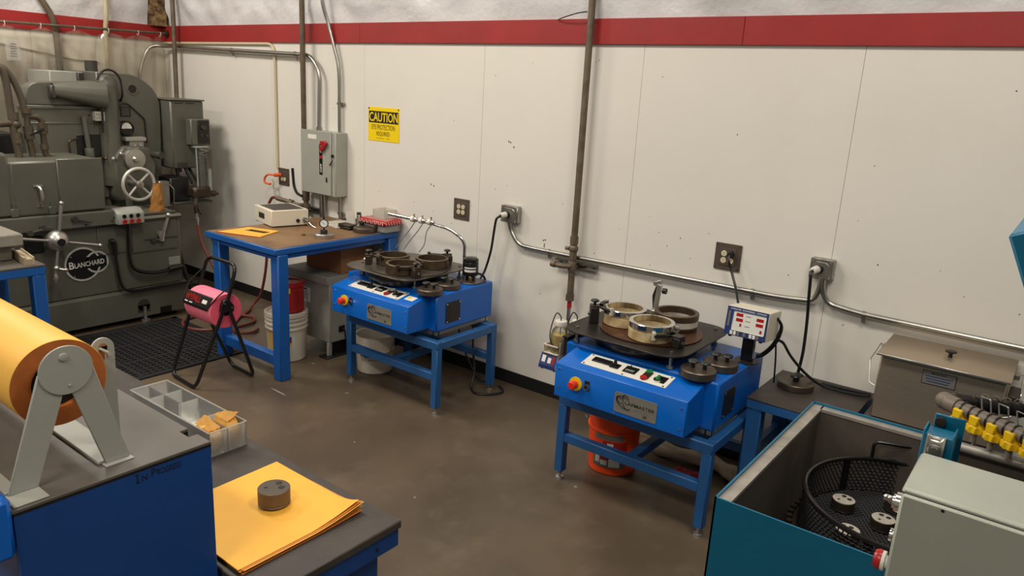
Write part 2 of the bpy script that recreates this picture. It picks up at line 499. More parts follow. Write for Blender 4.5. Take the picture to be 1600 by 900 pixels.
# ------------------------------------------------------------------ pipes and conduits
def pipe(name, pts, r, m, label, cat, fil=.1, group=None, straps=(), strapm='zinc'):
    t = thing(name, pts[0], label, cat, group)
    MB().tube(pts, r, 12, fil=fil, n=7).build('pipe_run', m, t)
    for c, ax in straps:
        c = Vector(c); s = MB()
        if ax == 'z': s.cyl(c-Vector((0, 0, .009)), c+Vector((0, 0, .009)), r+.004, seg=14); s.box(c.x-r-.025, c.x+r+.025, c.y+r*.3, -.001 if c.y > -.2 else c.y+r, c.z-.009, c.z+.009)
        else: s.cyl(c-Vector((.009, 0, 0)), c+Vector((.009, 0, 0)), r+.004, seg=14); s.box(c.x-.009, c.x+.009, c.y+r*.3, c.y+r+.004, c.z-r-.03, c.z+.0)
        s.build('pipe_strap', strapm, t)
    return t
R1 = .0145
pipe('conduit', [(XL+.04, -.30, 1.60), (XL+.04, -.285, 2.10), (XL+.04, -.17, 2.325), (-5.66, -.05, 2.325), (-5.36, -.046, 2.319), (-3.42, -.046, 2.272), (-3.292, -.05, 2.15), (-3.295, -.06, 1.675)], .017, 'conduit',
     'fat shiny conduit looping along back wall behind grey grinder into switch box', 'conduit', .17, straps=[((-4.55, -.046, 2.299), 'x'), ((-3.62, -.046, 2.277), 'x')])
pipe('painted_pipe', [(XL+.03, -.014, 2.36), (-3.95, -.014, 2.36), (-3.95, -.014, 1.29)], .0125, 'painted_pipe',
     'cream painted pipe under the red board, turning down to small socket box', 'pipe', .1)
pipe('riser_pipe', [(-5.445, -.092, 4.15), (-5.445, -.092, 2.6), (-5.49, -.092, 1.1)], .022, 'dark_pipe',
     'dark vertical pipe nearest room corner, behind grinder control cabinet', 'pipe', .1)
pipe('conduit', [(-3.205, -.10, 4.15), (-3.205, -.09, 2.66), (-3.185, -.05, 2.53), (-3.085, -.03, 2.22), (-3.072, -.03, 2.1), (-3.072, -.03, .55)], R1, 'conduit',
     'thin shiny conduit bent across red board, right of grey switch box', 'conduit', .1, straps=[((-3.072, -.03, 1.90), 'z'), ((-3.072, -.03, 1.0), 'z')])
pipe('conduit', [(-1.269, -.045, 1.2), (-1.262, -.03, 1.14), (-1.19, -.03, 1.043), (-1.05, -.03, 1.037), (.62, -.03, 1.046), (.80, -.03, 1.062), (.825, -.035, 1.13), (.828, -.045, 1.205)], R1, 'conduit',
     'shiny wall conduit running between the two grey plug boxes', 'conduit', .09, straps=[((-.93, -.03, 1.038), 'x'), ((.47, -.03, 1.045), 'x')])
pipe('conduit', [(.838, -.045, 1.205), (.840, -.035, 1.13), (.875, -.03, 1.065), (1.03, -.03, 1.046), (1.76, -.03, 1.037), (3.2, -.03, 1.02)], R1, 'conduit',
     'shiny wall conduit leaving right plug box, passing above stainless tank', 'conduit', .09, straps=[((1.06, -.03, 1.045), 'x')])
pipe('riser_pipe', [(XL+.10, -1.19, 2.72), (XL+.09, -1.06, 2.50), (XL+.06, -1.03, 2.38), (XL+.045, -1.02, 1.5)], .027, 'dark_pipe',
     'brown pipe on left wall behind curtain, left of the two', 'pipe', .1)
pipe('riser_pipe', [(XL+.095, -.587, 4.1), (XL+.09, -.588, 2.55), (XL+.05, -.59, 2.44), (XL+.045, -.59, 1.9)], .021, 'painted_pipe',
     'tan pipe on left wall behind curtain, right of the two', 'pipe', .1, straps=[((XL+.045, -.59, 2.43), 'z')])
pipe('cable', [(XL+.01, -2.2, 2.31), (XL+.012, -1.472, 2.239), (XL+.012, -1.177, 2.193), (XL+.012, -.913, 2.145), (XL+.012, -.658, 2.133)], .006, 'dirty_white',
     'thin pale cable strung along left wall behind clear curtain', 'cable', .1)

# compressed-air drop left of the switch box
t = thing('air_drop', (-3.49, -.06, .8), 'dark compressed-air pipe dropping behind workbench with black valve lever', 'pipe')
MB().tube([(-3.462, -.09, 4.15), (-3.458, -.09, 1.3), (-3.487, -.06, 1.14), (-3.475, -.06, .70)], .022, 12).build('pipe_run', 'dark_pipe', t)
MB().cyl((-3.488, -.06, 1.06), (-3.486, -.06, 1.16), .032, bev=.006).cyl((-3.488, -.06, 1.0), (-3.486, -.06, 1.03), .035).build('valve_body', 'dark_pipe', t)
MB().tube([(-3.49, -.10, 1.10), (-3.55, -.11, 1.12), (-3.585, -.11, 1.18), (-3.60, -.11, 1.33)], .012, 8, fil=.03).build('valve_lever', 'black_plastic', t)
MB().tube([(-3.487, -.07, 1.02), (-3.50, -.13, 1.02), (-3.62, -.16, 1.045), (-3.72, -.19, 1.06)], .02, 10, fil=.03).cyl((-3.56, -.145, 1.03), (-3.60, -.155, 1.04), .03).build('side_branch', 'dark_pipe', t)
MB().tube([(-3.60, -.17, 1.02), (-3.66, -.21, .97)], .008, 8).build('small_handle', 'zinc', t)

def unistrut(x0, x1, z, label):
    t = thing('strut_channel', ((x0+x1)/2, -.03, z), label, 'bracket')
    m = MB(); h = .021
    m.box(x0, x1, -.04, 0, z-h, z-h+.003).box(x0, x1, -.04, 0, z+h-.003, z+h).box(x0, x1, -.003, 0, z-h, z+h)
    m.box(x0, x1, -.04, -.037, z-h, z-h+.010).box(x0, x1, -.04, -.037, z+h-.010, z+h)
    m.build('channel', 'zinc', t, smooth=0)
    s = MB()
    for k in range(5):
        xx = x0+.03+(x1-x0-.06)*k/4; s.box(xx-.012, xx+.012, -.0036, -.003, z-.006, z+.006)
    s.parts('slot', 'black_plastic', t, smooth=0)
unistrut(-.87, -.555, .985, 'slotted steel channel bracket across the middle air pipe')
unistrut(-3.56, -3.33, .985, 'slotted steel channel bracket behind workbench, below grey switch box')

t = thing('air_drop', (-.713, -.065, .68), 'grey-brown air pipe dropping mid wall between the two lapping machines', 'pipe')
MB().tube([(-.713, -.065, 4.15), (-.713, -.065, 1.14)], .022, 12).build('pipe_run', 'dark_pipe', t)
MB().cyl((-.713, -.065, 1.18), (-.713, -.065, 1.13), .027).cyl((-.713, -.065, 1.14), (-.713, -.065, 1.03), .022).sphere((-.713, -.065, 1.10), .032).cyl((-.713, -.065, 1.09), (-.713, -.065, 1.03), .027, seg=6).cyl((-.735, -.085, 1.10), (-.76, -.085, 1.10), .012).build('check_valve', 'dark_pipe', t)
MB().cyl((-.713, -.065, 1.04), (-.713, -.065, .76), .022).cyl((-.713, -.065, 1.015), (-.713, -.065, .95), .03, bev=.006).cyl((-.713, -.065, .79), (-.713, -.065, .75), .029, seg=8).build('lower_pipe', 'dark_pipe', t)
MB().tube([(-.713, -.09, .985), (-.76, -.13, .985), (-.81, -.135, .99)], .016, 10, fil=.03).cyl((-.80, -.135, .99), (-.83, -.137, .993), .022).build('side_valve', 'dark_pipe', t)
MB().cyl((-.713, -.065, .75), (-.713, -.065, .70), .0155, seg=10).build('coupler_sleeve', 'red_plastic', t)
MB().cyl((-.713, -.065, .76), (-.713, -.065, .74), .014).cyl((-.713, -.065, .70), (-.713, -.065, .61), .013, seg=8).cyl((-.713, -.065, .61), (-.713, -.065, .56), .009).build('quick_coupler', 'zinc', t)
c = thing('air_line', (-.713, -.065, .56), 'thin blue air tube from red coupler to right lapping machine', 'tube')
MB().tube([(-.713, -.065, .56), (-.70, -.07, .54), (-.66, -.12, .545), (-.52, -.22, .54), (-.40, -.33, .50), (-.30, -.40, .50)], .0055, 8, smooth=6).build('tube_run', 'blue_tube', c)
c = thing('loose_wire', (-.97, -.02, 2.51), 'short loose dark wire sticking out above red board at the pipe', 'wire')
MB().tube([(-.98, -.028, 2.515), (-.92, -.06, 2.525), (-.80, -.09, 2.545), (-.74, -.07, 2.555)], .0035, 6, smooth=4).build('wire_run', 'black_plastic', c)

# ------------------------------------------------------------------ wall fittings
# switch box
t = thing('switch_box', (-3.245, -.07, 1.15), 'grey steel safety switch box with red lever on back wall', 'electrical box')
B(-3.45, -3.01, -.125, 0, 1.148, 1.67, .006).build('box_body', 'panel_grey', t)
B(-3.445, -3.055, -.137, -.125, 1.155, 1.675, .004).build('cover', 'panel_grey', t)
B(-3.20, -3.16, -.139, -.137, 1.32, 1.567).build('position_plate', 'black_plastic', t, smooth=0)
m = MB(); letter(m, 'OFF', (-3.165, -.1395, 1.34), (0, 0, 1), (-1, 0, 0), .07, .024, .01); letter(m, 'ON', (-3.165, -.1395, 1.50), (0, 0, 1), (-1, 0, 0), .055, .024, .01)
m.build('lettering', 'label_white', t, smooth=0)
B(-3.20, -3.16, -.1395, -.1385, 1.455, 1.475).build('red_stripe', 'red_plastic', t, smooth=0)
MB().cbox((-3.125, -.155, 1.555), .036, .02, .105, .006, Matrix.Rotation(math.radians(42), 3, 'Y')).cyl((-3.15, -.137, 1.58), (-3.15, -.16, 1.58), .017).build('lever', 'red_paint_glossy', t)
B(-3.345, -3.235, -.1385, -.137, 1.605, 1.64).build('label_strip', 'label_white', t, smooth=0)
MB().box(-3.115, -3.10, -.145, -.137, 1.265, 1.305, .003).build('latch', 'black_plastic', t)
m = MB()
for a, b_ in (((-3.085, 1.42), (-3.05, 1.44)), ((-3.05, 1.44), (-3.01+.0, 1.475))): pass
m.tube([(-3.075, -.13, 1.415), (-3.06, -.145, 1.41), (-3.03, -.14, 1.45)], .005, 6).cyl((-3.04, -.126, 1.485), (-3.04, -.14, 1.485), .012)
m.build('hasp', 'dark_brown_metal', t)
MB().cyl((-3.295, -.06, 1.67), (-3.295, -.06, 1.70), .024).build('conduit_fitting', 'zinc', t)
MB().tube([(-3.29, -.05, 1.15), (-3.29, -.05, .55)], .016, 10).tube([(-3.25, -.05, 1.15), (-3.25, -.05, .55)], .012, 10).build('lower_conduit', 'conduit', t)
B(-3.24, -3.09, -.02, -.002, .60, 1.145, .003).build('cover_strip', 'wall_paint', t)

# caution sign
t = thing('caution_sign', (-2.58, 0, 1.635), 'yellow and black caution eye protection sign on back wall', 'sign')
B(-2.757, -2.407, -.0035, 0, 1.635, 1.895, .0012).build('plate', 'sign_yellow', t)
B(-2.748, -2.416, -.0042, -.0034, 1.775, 1.865).build('black_band', 'ink', t, smooth=0)
m = MB(); letter(m, 'CAUTION', (-2.742, -.0048, 1.785), (1, 0, 0), (0, 0, 1), .32, .070, .016); m.build('lettering', 'sign_yellow', t, smooth=0)
m = MB(); letter(m, 'EYE PROTECTION', (-2.715, -.0042, 1.724), (1, 0, 0), (0, 0, 1), .262, .038, .004); letter(m, 'REQUIRED', (-2.66, -.0042, 1.672), (1, 0, 0), (0, 0, 1), .15, .038, .004)
m.box(-2.66, -2.575, -.0042, -.0034, 1.6565, 1.6590).box(-2.55, -2.51, -.0042, -.0034, 1.6565, 1.6590)
m.build('lettering', 'ink', t, smooth=0)
m = MB()
for x in (-2.748, -2.417): m.cyl((x, -.003, 1.884), (x, -.006, 1.884), .006, seg=10)
m.parts('screw', 'dark_brown_metal', t)

def outlet(x0, x1, z0, z1, label, plugged=()):
    t = thing('wall_outlet', ((x0+x1)/2, 0, z0), label, 'outlet', 'brown quad sockets on the back wall')
    cx, cz = (x0+x1)/2, (z0+z1)/2
    B(x0, x1, -.008, 0, z0, z1, .002).build('frame_plate', 'outlet_brown', t)
    B(cx-.047, cx+.047, -.012, -.007, cz-.05, cz+.05, .002).build('cover_plate', 'outlet_brown', t)
    for i, (dx, dz) in enumerate(((-.021, .02), (.021, .02), (-.021, -.02), (.021, -.02))):
        if i in plugged: continue
        s = MB().cyl((cx+dx, -.011, cz+dz), (cx+dx, -.015, cz+dz), .0165, seg=16).build('socket', 'outlet_ivory', t)
        h = MB().box(cx+dx-.007, cx+dx-.004, -.0156, -.0148, cz+dz, cz+dz+.008).box(cx+dx+.004, cx+dx+.007, -.0156, -.0148, cz+dz, cz+dz+.008).cyl((cx+dx, -.0148, cz+dz-.007), (cx+dx, -.0156, cz+dz-.007), .003, seg=8)
        h.build('slots', 'ink', s, smooth=0)
    m = MB()
    for sx in (x0+.01, x1-.01):
        for sz in (z0+.012, z1-.012): m.cyl((sx, -.007, sz), (sx, -.0095, sz), .004, seg=8)
    m.parts('screw', 'ink', t)
    return t
outlet(-3.945, -3.795, 1.145, 1.297, 'brown socket plate near cream pipe with orange plug in it', (0, 1))
outlet(-1.818, -1.668, 1.137, 1.29, 'brown four-socket plate above left lapping machine, nothing plugged in')
outlet(.216, .371, 1.135, 1.29, 'brown four-socket plate above right lapping machine with black plug', (1,))
c = thing('extension_cord', (-3.88, -.03, 1.22), 'orange extension cord plugged in beside cream pipe', 'cord')
MB().cyl((-3.90, -.012, 1.235), (-3.92, -.07, 1.235), .018, bev=.004).build('plug', 'orange_cord', c)
MB().tube([(-3.92, -.07, 1.235), (-3.97, -.10, 1.235), (-4.02, -.10, 1.20), (-4.02, -.10, 1.16), (-3.96, -.09, 1.15), (-3.95, -.09, 1.16)], .009, 8, smooth=5).build('cord_run', 'orange_cord', c)
MB().tube([(-3.96, -.06, 1.19), (-3.95, -.06, 1.10), (-3.93, -.08, 1.0), (-3.905, -.10, .88)], .007, 8, smooth=5).build('lower_cord', 'dirty_white', c)

def plugbox(x0, x1, z0, z1, px, pz, label):
    t = thing('plug_box', ((x0+x1)/2, 0, z0), label, 'electrical box', 'grey plug boxes on the back wall')
    B(x0, x1, -.05, 0, z0, z1, .006).build('box_body', 'zinc', t)
    B(x0-.001, x1+.001, -.056, -.05, z0-.001, z1+.001, .003).build('cover', 'zinc', t)
    m = MB()
    for sx in (x0+.012, x1-.012):
        for sz in (z0+.012, z1-.012): m.cyl((sx, -.055, sz), (sx, -.059, sz), .006, seg=8)
    m.tube([(x0+.03, -.057, z1-.016), (x1-.034, -.057, z1-.020), (x1-.02, -.057, z1-.035)], .003, 6, fil=.01)
    m.parts('screw', 'steel', t)
    MB().cyl((px, -.055, pz), (px, -.066, pz), .024, bev=.003).build('socket_ring', 'black_plastic', t)
    return t
plugbox(-1.335, -1.197, 1.19, 1.305, -1.282, 1.243, 'grey steel plug box above left lapping machine with white plug')
plugbox(.764, .880, 1.192, 1.300, .81, 1.243, 'grey steel plug box on panel seam, right of the sockets')
def powercord(name, px, pz, pts, label):
    c = thing(name, (px, -.06, pz), label, 'cord')
    MB().cyl((px, -.062, pz), (px-.012, -.105, pz-.004), .022, .018, bev=.004).build('plug', 'white_plastic', c)
    MB().tube([(px-.010, -.10, pz-.003), (px-.014, -.122, pz-.012)]+pts, .0085, 8, smooth=6).build('cord_run', 'black_plastic', c)
powercord('power_cord', -1.285, 1.243, [(-1.315, -.13, 1.21), (-1.345, -.11, 1.12), (-1.365, -.11, .98), (-1.40, -.12, .84), (-1.41, -.16, .775)],
          'black power cord hanging from left plug box to lapping machine')
powercord('power_cord', .805, 1.243, [(.796, -.13, 1.20), (.80, -.12, 1.10), (.808, -.11, .96), (.815, -.12, .80), (.81, -.13, .69), (.81, -.135, .648)],
          'black power cord hanging from right plug box behind round weight')
c = thing('power_cord', (.318, -.02, 1.23), 'black cord plugged into right socket plate, leading to readout box', 'cord')
MB().cyl((.318, -.012, 1.235), (.318, -.045, 1.232), .016, bev=.004).build('plug', 'black_plastic', c)
MB().tube([(.318, -.045, 1.23), (.325, -.062, 1.20), (.345, -.06, 1.15), (.40, -.10, 1.06), (.47, -.2, .99), (.56, -.245, .965), (.60, -.262, .97)], .007, 8, smooth=6).build('cord_run', 'black_plastic', c)

# ------------------------------------------------------------------ clear curtain in the corner
t = thing('clear_curtain', (-5.70, -.8, 1.3), 'clear plastic strip curtain hung from rail behind grey grinder', 'curtain')
MB().tube([(-5.70, -2.6, 2.385), (-5.70, -.012, 2.448)], .012, 10).build('rail', 'dark_pipe', t)
MB().cyl((-5.70, -.022, 2.448), (-5.70, -.05, 2.447), .034, bev=.004).build('rail_flange', 'dark_brown_metal', t)
ry = [-.10, -.32, -.60, -.90, -1.18, -1.46, -1.75, -2.05]
for y in ry:
    z = 2.448+(y+.012)*.0243
    MB().tube([(-5.70+.018*math.cos(a), y, z-.012+.022*math.sin(a)) for a in [k*PI/5 for k in range(10)]], .003, 6, closed=True).build('curtain_ring', 'white_plastic', t)
def cur(u, v):
    y = -.06-u*2.15
    ztop = 2.448+(y+.012)*.0243-.03
    d = min(abs(y-q) for q in ry)
    ztop -= .05*min(1, d/.14)**1.5
    x = -5.66+.03*math.sin(y*21)+.018*math.sin(y*47+v*3)+.012*noise.noise(Vector((y*9, v*7, 0)))
    return (x, y+.01*math.sin(v*9+y*5), ztop-v*1.1)
MB().grid(170, 26, cur).build('film', 'clear_film', t, smooth=90)
B(-5.612, -5.608, -1.50, -1.39, 2.10, 2.27).build('paper_tag', 'clear_plastic', t)
m = MB()
for k in range(6): m.box(-5.6075, -5.6065, -1.47+.002*k, -1.42, 2.13+.02*k, 2.138+.02*k)
m.build('tag_print', 'ink_grey', t, smooth=0)

# ================================================================== SURFACE GRINDER in the left corner
G = thing('surface_grinder', (-4.9, -1.6, 0), 'large grey-green rotary surface grinder with handwheel and round black nameplate', 'machine')
GG = 'machine_green'
YL = -3.3
# plinth with a sloped shoulder, base casting above it
m = MB().prism([(-5.6, .05), (-4.285, .05), (-4.285, .275), (-4.315, .295), (-5.6, .295)], 'y', YL, -.735)
plinth = m.build('plinth', GG, G)
m = MB().cyl((-4.29, -1.14, .15), (-4.283, -1.14, .15), .052, seg=20).box(-4.29, -4.283, -1.192, -1.088, .09, .15)
m.build('bolt_pocket', 'machine_dark', plinth)
MB().cyl((-4.27, -1.14, .035), (-4.27, -1.14, .14), .014, seg=8).cyl((-4.27, -1.14, .0), (-4.27, -1.14, .03), .035).build('levelling_bolt', 'steel', plinth)
MB().box(-4.3, -4.283, -1.0, -.90, .05, .105).build('lift_slot', 'black_plastic', plinth)
MB().box(-5.5, -4.40, YL, -.80, 0, .05).build('footing', 'black_rubber', G)
base = B(-5.6, -4.31, YL, -.765, .295, .90, .012).build('base_casting', GG, G)
m = MB().prism([(-4.37, .90), (-4.29, .90), (-4.27, .885), (-4.29, .86), (-4.31, .86)], 'y', -1.29, -.765).box(-5.5, -4.36, -1.40, -.77, .88, .915)
m.build('deck_lip', GG, base)
B(-4.31, -4.298, -1.195, -.80, .60, .865, .008).build('side_door', GG, base)
B(-4.31, -4.302, -1.46, -1.215, .62, .85, .006).build('cover_plate', GG, base)
m = MB().cyl((-4.30, -1.02, .69), (-4.28, -1.02, .69), .02).tube([(-4.285, -1.02, .69), (-4.275, -.965, .70), (-4.265, -.95, .715)], .008, 6).box(-4.298, -4.292, -1.09, -.80, .70, .707)
m.build('door_latch', 'machine_dark', base)
B(-4.312, -4.303, -.885, -.785, .455, .525, .002).build('small_plate', 'grey_paint', base)
# carriage rail with the little levers
rail = B(-4.40, -4.245, YL, -1.295, .865, .985, .010).build('carriage_rail', GG, G)
for y, z, a in ((-1.645, .945, (.12, -.035)), (-1.87, .90, (.07, -.0)), (-1.96, .87, (.08, .02))):
    MB().cyl((-4.245, y, z), (-4.215, y, z), .022).tube([(-4.225, y, z), (-4.215, y+a[0], z+a[1])], .008, 7).build('small_lever', 'machine_dark', rail)
m = MB()
for y, z in ((-1.56, .89), (-1.36, .90), (-1.345, .925)): m.cyl((-4.245, y, z), (-4.24, y, z), .010, seg=10)
m.parts('rail_plug', 'machine_dark', rail)
# splash guard round the table
gd = MB().box(-4.90, -4.27, YL, -2.03, .985, 1.45, .02).box(-4.90, -4.275, -2.06, -1.385, .985, 1.385, .012).build('splash_guard', GG, G)
B(-4.29, -4.262, -1.72, -1.392, 1.0, 1.398, .006).build('guard_door', GG, gd)
B(-4.28, -4.272, -2.02, -1.725, 1.0, 1.375, .004).build('guard_door', GG, gd)
MB().tube([(-4.265, -1.868, 1.205), (-4.225, -1.858, 1.195), (-4.222, -1.853, 1.10), (-4.265, -1.86, 1.062)], .011, 8, fil=.03).box(-4.275, -4.263, -1.89, -1.83, 1.20, 1.215).box(-4.275, -4.263, -1.88, -1.835, 1.05, 1.062).build('door_handle', 'steel', gd)
m = MB()
for y in (-2.03, -1.78): m.box(-4.275, -4.255, y-.025, y+.025, .99, 1.05, .004).cyl((-4.262, y, 1.05), (-4.262, y, 1.09), .008, seg=8)
m.parts('guard_clip', GG, gd)
B(-5.3, -4.94, -2.9, -1.70, 1.0, 1.535, .02).build('shaded_interior', 'black_plastic', G)  # black box stands in for the shaded interior behind the guard
# column
prof = [(-.60, .90), (-.565, 1.62), (-.565, 1.80), (-.585, 1.87), (-.62, 1.926), (-.69, 1.984), (-.755, 2.022), (-.82, 2.04), (-1.10, 2.045), (-1.10, .90)]
col = MB().prism(prof, 'x', -5.45, -4.90, .008).build('column', GG, G)
MB().cyl((-4.905, -.805, 1.914), (-4.896, -.805, 1.914), .036).build('port_hole', 'black_plastic', col)
MB().lathe([(.036, 0), (.048, 0), (.048, .008), (.036, .008)], (-4.903, -.805, 1.914), (1, 0, 0), closed=True).build('port_ring', GG, col)
tb = MB().cyl((-4.86, -1.045, 1.10), (-4.86, -1.045, 1.93), .082, seg=28).sphere((-4.86, -1.045, 1.93), .082, (1, 1, 1.15), 28, 12).build('spindle_tube', GG, G)
ap = [(-4.775, -1.135, 1.55), (-4.775, -1.128, 1.75), (-4.76, -1.138, 1.93)] + [(-4.79, -1.045+.097*math.cos(a), 1.95+.115*math.sin(a)) for a in [PI*.95-k*PI*.9/8 for k in range(9)]] + [(-4.79, -.945, 1.86), (-4.86, -.945, 1.80)]
MB().tube(ap, .009, 8, smooth=3).build('cable_loop', 'black_plastic', tb)
MB().tube([(-4.88, -.945, 1.80), (-4.86, -.94, 1.79), (-4.885, -.86, 1.79), (-4.89, -.72, 1.66), (-4.89, -.715, 1.45)], .006, 6, fil=.02).build('thin_cable', 'black_plastic', col)
MB().box(-4.9, -4.84, -.975, -.92, 1.775, 1.825, .008).build('cable_box', 'machine_dark', col)
B(-4.90, -4.893, -.925, -.835, 1.678, 1.760, .002).build('data_plate', 'black_plastic', col)
m = MB()
for k in range(5): m.box(-4.8929, -4.8922, -.912+.005*(k % 2), -.85, 1.692+.013*k, 1.696+.013*k)
m.build('plate_lines', 'ink_grey', col, smooth=0)
am = MB().lathe([(0, 0), (.066, 0), (.066, .028), (.056, .036), (.052, .030), (0, .030)], (-4.90, -.892, 1.578), (1, 0, 0)).build('ammeter', 'black_plastic', G)
MB().prism([(-.892+.044*math.cos(a), 1.578+.050*math.sin(a)) for a in [k*PI/12 for k in range(13)]], 'x', -4.871, -4.866).build('scale_face', 'label_white', am)
m = MB()
for k in range(7):
    a = PI*(.15+.7*k/6); m.box(-4.866, -4.8652, -.892+.034*math.cos(a)-.001, -.892+.034*math.cos(a)+.001, 1.578+.036*math.sin(a), 1.578+.044*math.sin(a))
m.tube([(-4.8655, -.892, 1.58), (-4.8655, -.905, 1.612)], .0009, 4).build('scale_marks', 'ink', am, smooth=0)
# operator station on the column
st = MB().box(-4.90, -4.80, -.935, -.76, 1.474, 1.508, .004).box(-4.90, -4.815, -.90, -.775, 1.415, 1.48, .006).build('switch_station', 'chiller_grey', G)
for y in (-.865, -.815): MB().lathe([(0, 0), (.018, 0), (.018, .012), (.011, .012), (.011, .006), (0, .006)], (-4.815, y, 1.446), (1, 0, 0), seg=16).build('push_button', 'steel', st)
MB().tube([(-4.87, -.96, 1.52), (-4.86, -1.0, 1.49), (-4.88, -1.02, 1.47)], .014, 8).build('elbow_fitting', 'grey_paint', st)
# feed head with dial and handwheel
fh = MB().prism([(-1.09, 1.02), (-1.06, .96), (-.80, .96), (-.72, 1.04), (-.70, 1.28), (-.75, 1.42), (-.98, 1.44), (-1.06, 1.36)], 'x', -5.0, -4.76, .02).build('feed_head', GG, G)
MB().lathe([(0, 0), (.10, 0), (.10, .02), (.088, .045), (.03, .05), (.018, .07), (0, .072)], (-4.77, -.905, 1.325), (1, 0, 0)).build('feed_dial', 'steel', fh)
MB().box(-4.77, -4.755, -.955, -.855, 1.415, 1.425).build('pointer_plate', 'grey_paint', fh)
MB().tube([(-4.76, -1.01, 1.385), (-4.70, -1.035, 1.38)], .010, 8).sphere((-4.695, -1.04, 1.38), .018).tube([(-4.76, -1.06, 1.33), (-4.71, -1.10, 1.345)], .012, 8).build('feed_lever', 'steel', fh)
MB().cyl((-4.78, -.735, 1.36), (-4.70, -.715, 1.36), .028).cyl((-4.70, -.715, 1.36), (-4.66, -.705, 1.36), .036, .03).build('side_knob', 'machine_dark', fh)
hw = MB().lathe([(.126, -.012), (.136, -.014), (.146, -.008), (.149, 0), (.146, .008), (.136, .014), (.126, .012), (.121, 0)], (-4.60, -.953, 1.127), (1, 0, 0), seg=40, closed=True).build('handwheel', 'alu_rim', G)
m = MB()
for k in range(4):
    a = PI/4+k*PI/2; m.tube([(-4.61, -.953+.02*math.cos(a), 1.127+.02*math.sin(a)), (-4.60, -.953+.128*math.cos(a), 1.127+.128*math.sin(a))], .010, 8)
m.build('wheel_spoke', 'alu_rim', hw)
MB().cyl((-4.78, -.953, 1.127), (-4.585, -.953, 1.127), .022).cyl((-4.62, -.953, 1.127), (-4.575, -.953, 1.127), .032, bev=.006).build('wheel_hub', 'steel', hw)
# left housing with rounded cap and tapered arm
hs = MB().box(-4.97, -4.86, -1.69, -1.08, .99, 1.745, .010).box(-4.98, -4.85, -1.70, -1.10, 1.735, 1.762, .004).box(-4.95, -4.855, -1.67, -1.12, 1.615, 1.63, .004).build('wheel_housing', GG, G)
m = MB()
for y in (-1.62, -1.20): m.cyl((-4.86, y, 1.69), (-4.855, y, 1.69), .011, seg=10)
m.parts('cap_screw', 'machine_dark', hs)
B(-4.87, -4.855, -1.32, -1.10, 1.28, 1.53, .004).build('spindle_opening', 'black_plastic', hs)
MB().cyl((-4.83, -1.235, 1.38), (-4.83, -1.255, 1.68), .020).cyl((-4.83, -1.228, 1.30), (-4.83, -1.235, 1.42), .036, bev=.006).build('spindle_shaft', 'machine_green', hs)
MB().tube([(-4.83, -1.40, 1.335), (-4.81, -1.32, 1.325), (-4.83, -1.10, 1.34)], .012, 8).tube([(-4.84, -1.38, 1.33), (-4.84, -1.385, 1.48), (-4.85, -1.31, 1.50)], .008, 6, fil=.02).sphere((-4.82, -1.395, 1.335), .018).build('oil_pipe', 'dark_brown_metal', hs)
MB().box(-4.862, -4.852, -1.36, -1.12, 1.02, 1.285, .006).build('lower_cover', GG, hs)
cap = MB().prism([(-1.66, 1.762), (-1.66, 1.84), (-1.645, 1.895), (-1.61, 1.93), (-1.56, 1.945), (-1.30, 1.955), (-1.12, 1.97), (-1.10, 1.762)], 'x', -5.0, -4.87, .010).build('motor_cap', GG, G)
def arm(u, v):
    y = -1.47+u*.365
    a = 2*PI*v
    zc = 1.885-.028*u; hz = .05+.062*u; hx = .06+.10*u
    return (-4.86+hx*max(-.2, math.copysign(abs(math.cos(a))**.6, math.cos(a))), y, zc+hz*math.copysign(abs(math.sin(a))**.55, math.sin(a)))
m = MB().grid(12, 28, arm)
m.prism([(-4.86+.16*max(-.2, math.copysign(abs(math.cos(a))**.6, math.cos(a))), 1.857+.112*math.copysign(abs(math.sin(a))**.55, math.sin(a))) for a in [2*PI*k/28 for k in range(28)]], 'y', -1.107, -1.103)
m.build('tapered_arm', GG, cap, smooth=55)
MB().box(-4.87, -4.80, -1.50, -1.455, 1.815, 1.925, .012).build('arm_shoulder', 'machine_dark', cap)
jb = B(-4.86, -4.80, -1.175, -1.09, 1.645, 1.722, .004).build('terminal_block', 'dirty_white', G)
m = MB()
for i in range(4):
    y = -1.165+.022*i
    m.cyl((-4.83, y, 1.722), (-4.83, y, 1.745), .005, seg=6).tube([(-4.83, y, 1.645), (-4.83, y-.004, 1.615)], .004, 6)
    for z in (1.667, 1.70): m.cyl((-4.80, y, z), (-4.798, y, z), .004, seg=6)
m.parts('wire_lead', 'dark_brown_metal', jb)
MB().tube([(-4.80, -1.095, 1.60), (-4.79, -1.085, 1.50), (-4.80, -1.10, 1.40), (-4.80, -1.12, 1.345)], .003, 6, smooth=4).sphere((-4.79, -1.125, 1.335), .012).build('pull_chain', 'brass', G)
B(-5.6, -5.15, -1.36, -1.03, 1.75, 2.035, .006).build('rear_panel', 'chiller_grey', G)
MB().box(-5.5, -5.12, -1.15, -.93, 1.85, 2.03, .006).cyl((-5.2, -1.0, 2.0), (-5.2, -1.0, 2.135), .05).build('vent_stack', 'machine_dark', G)
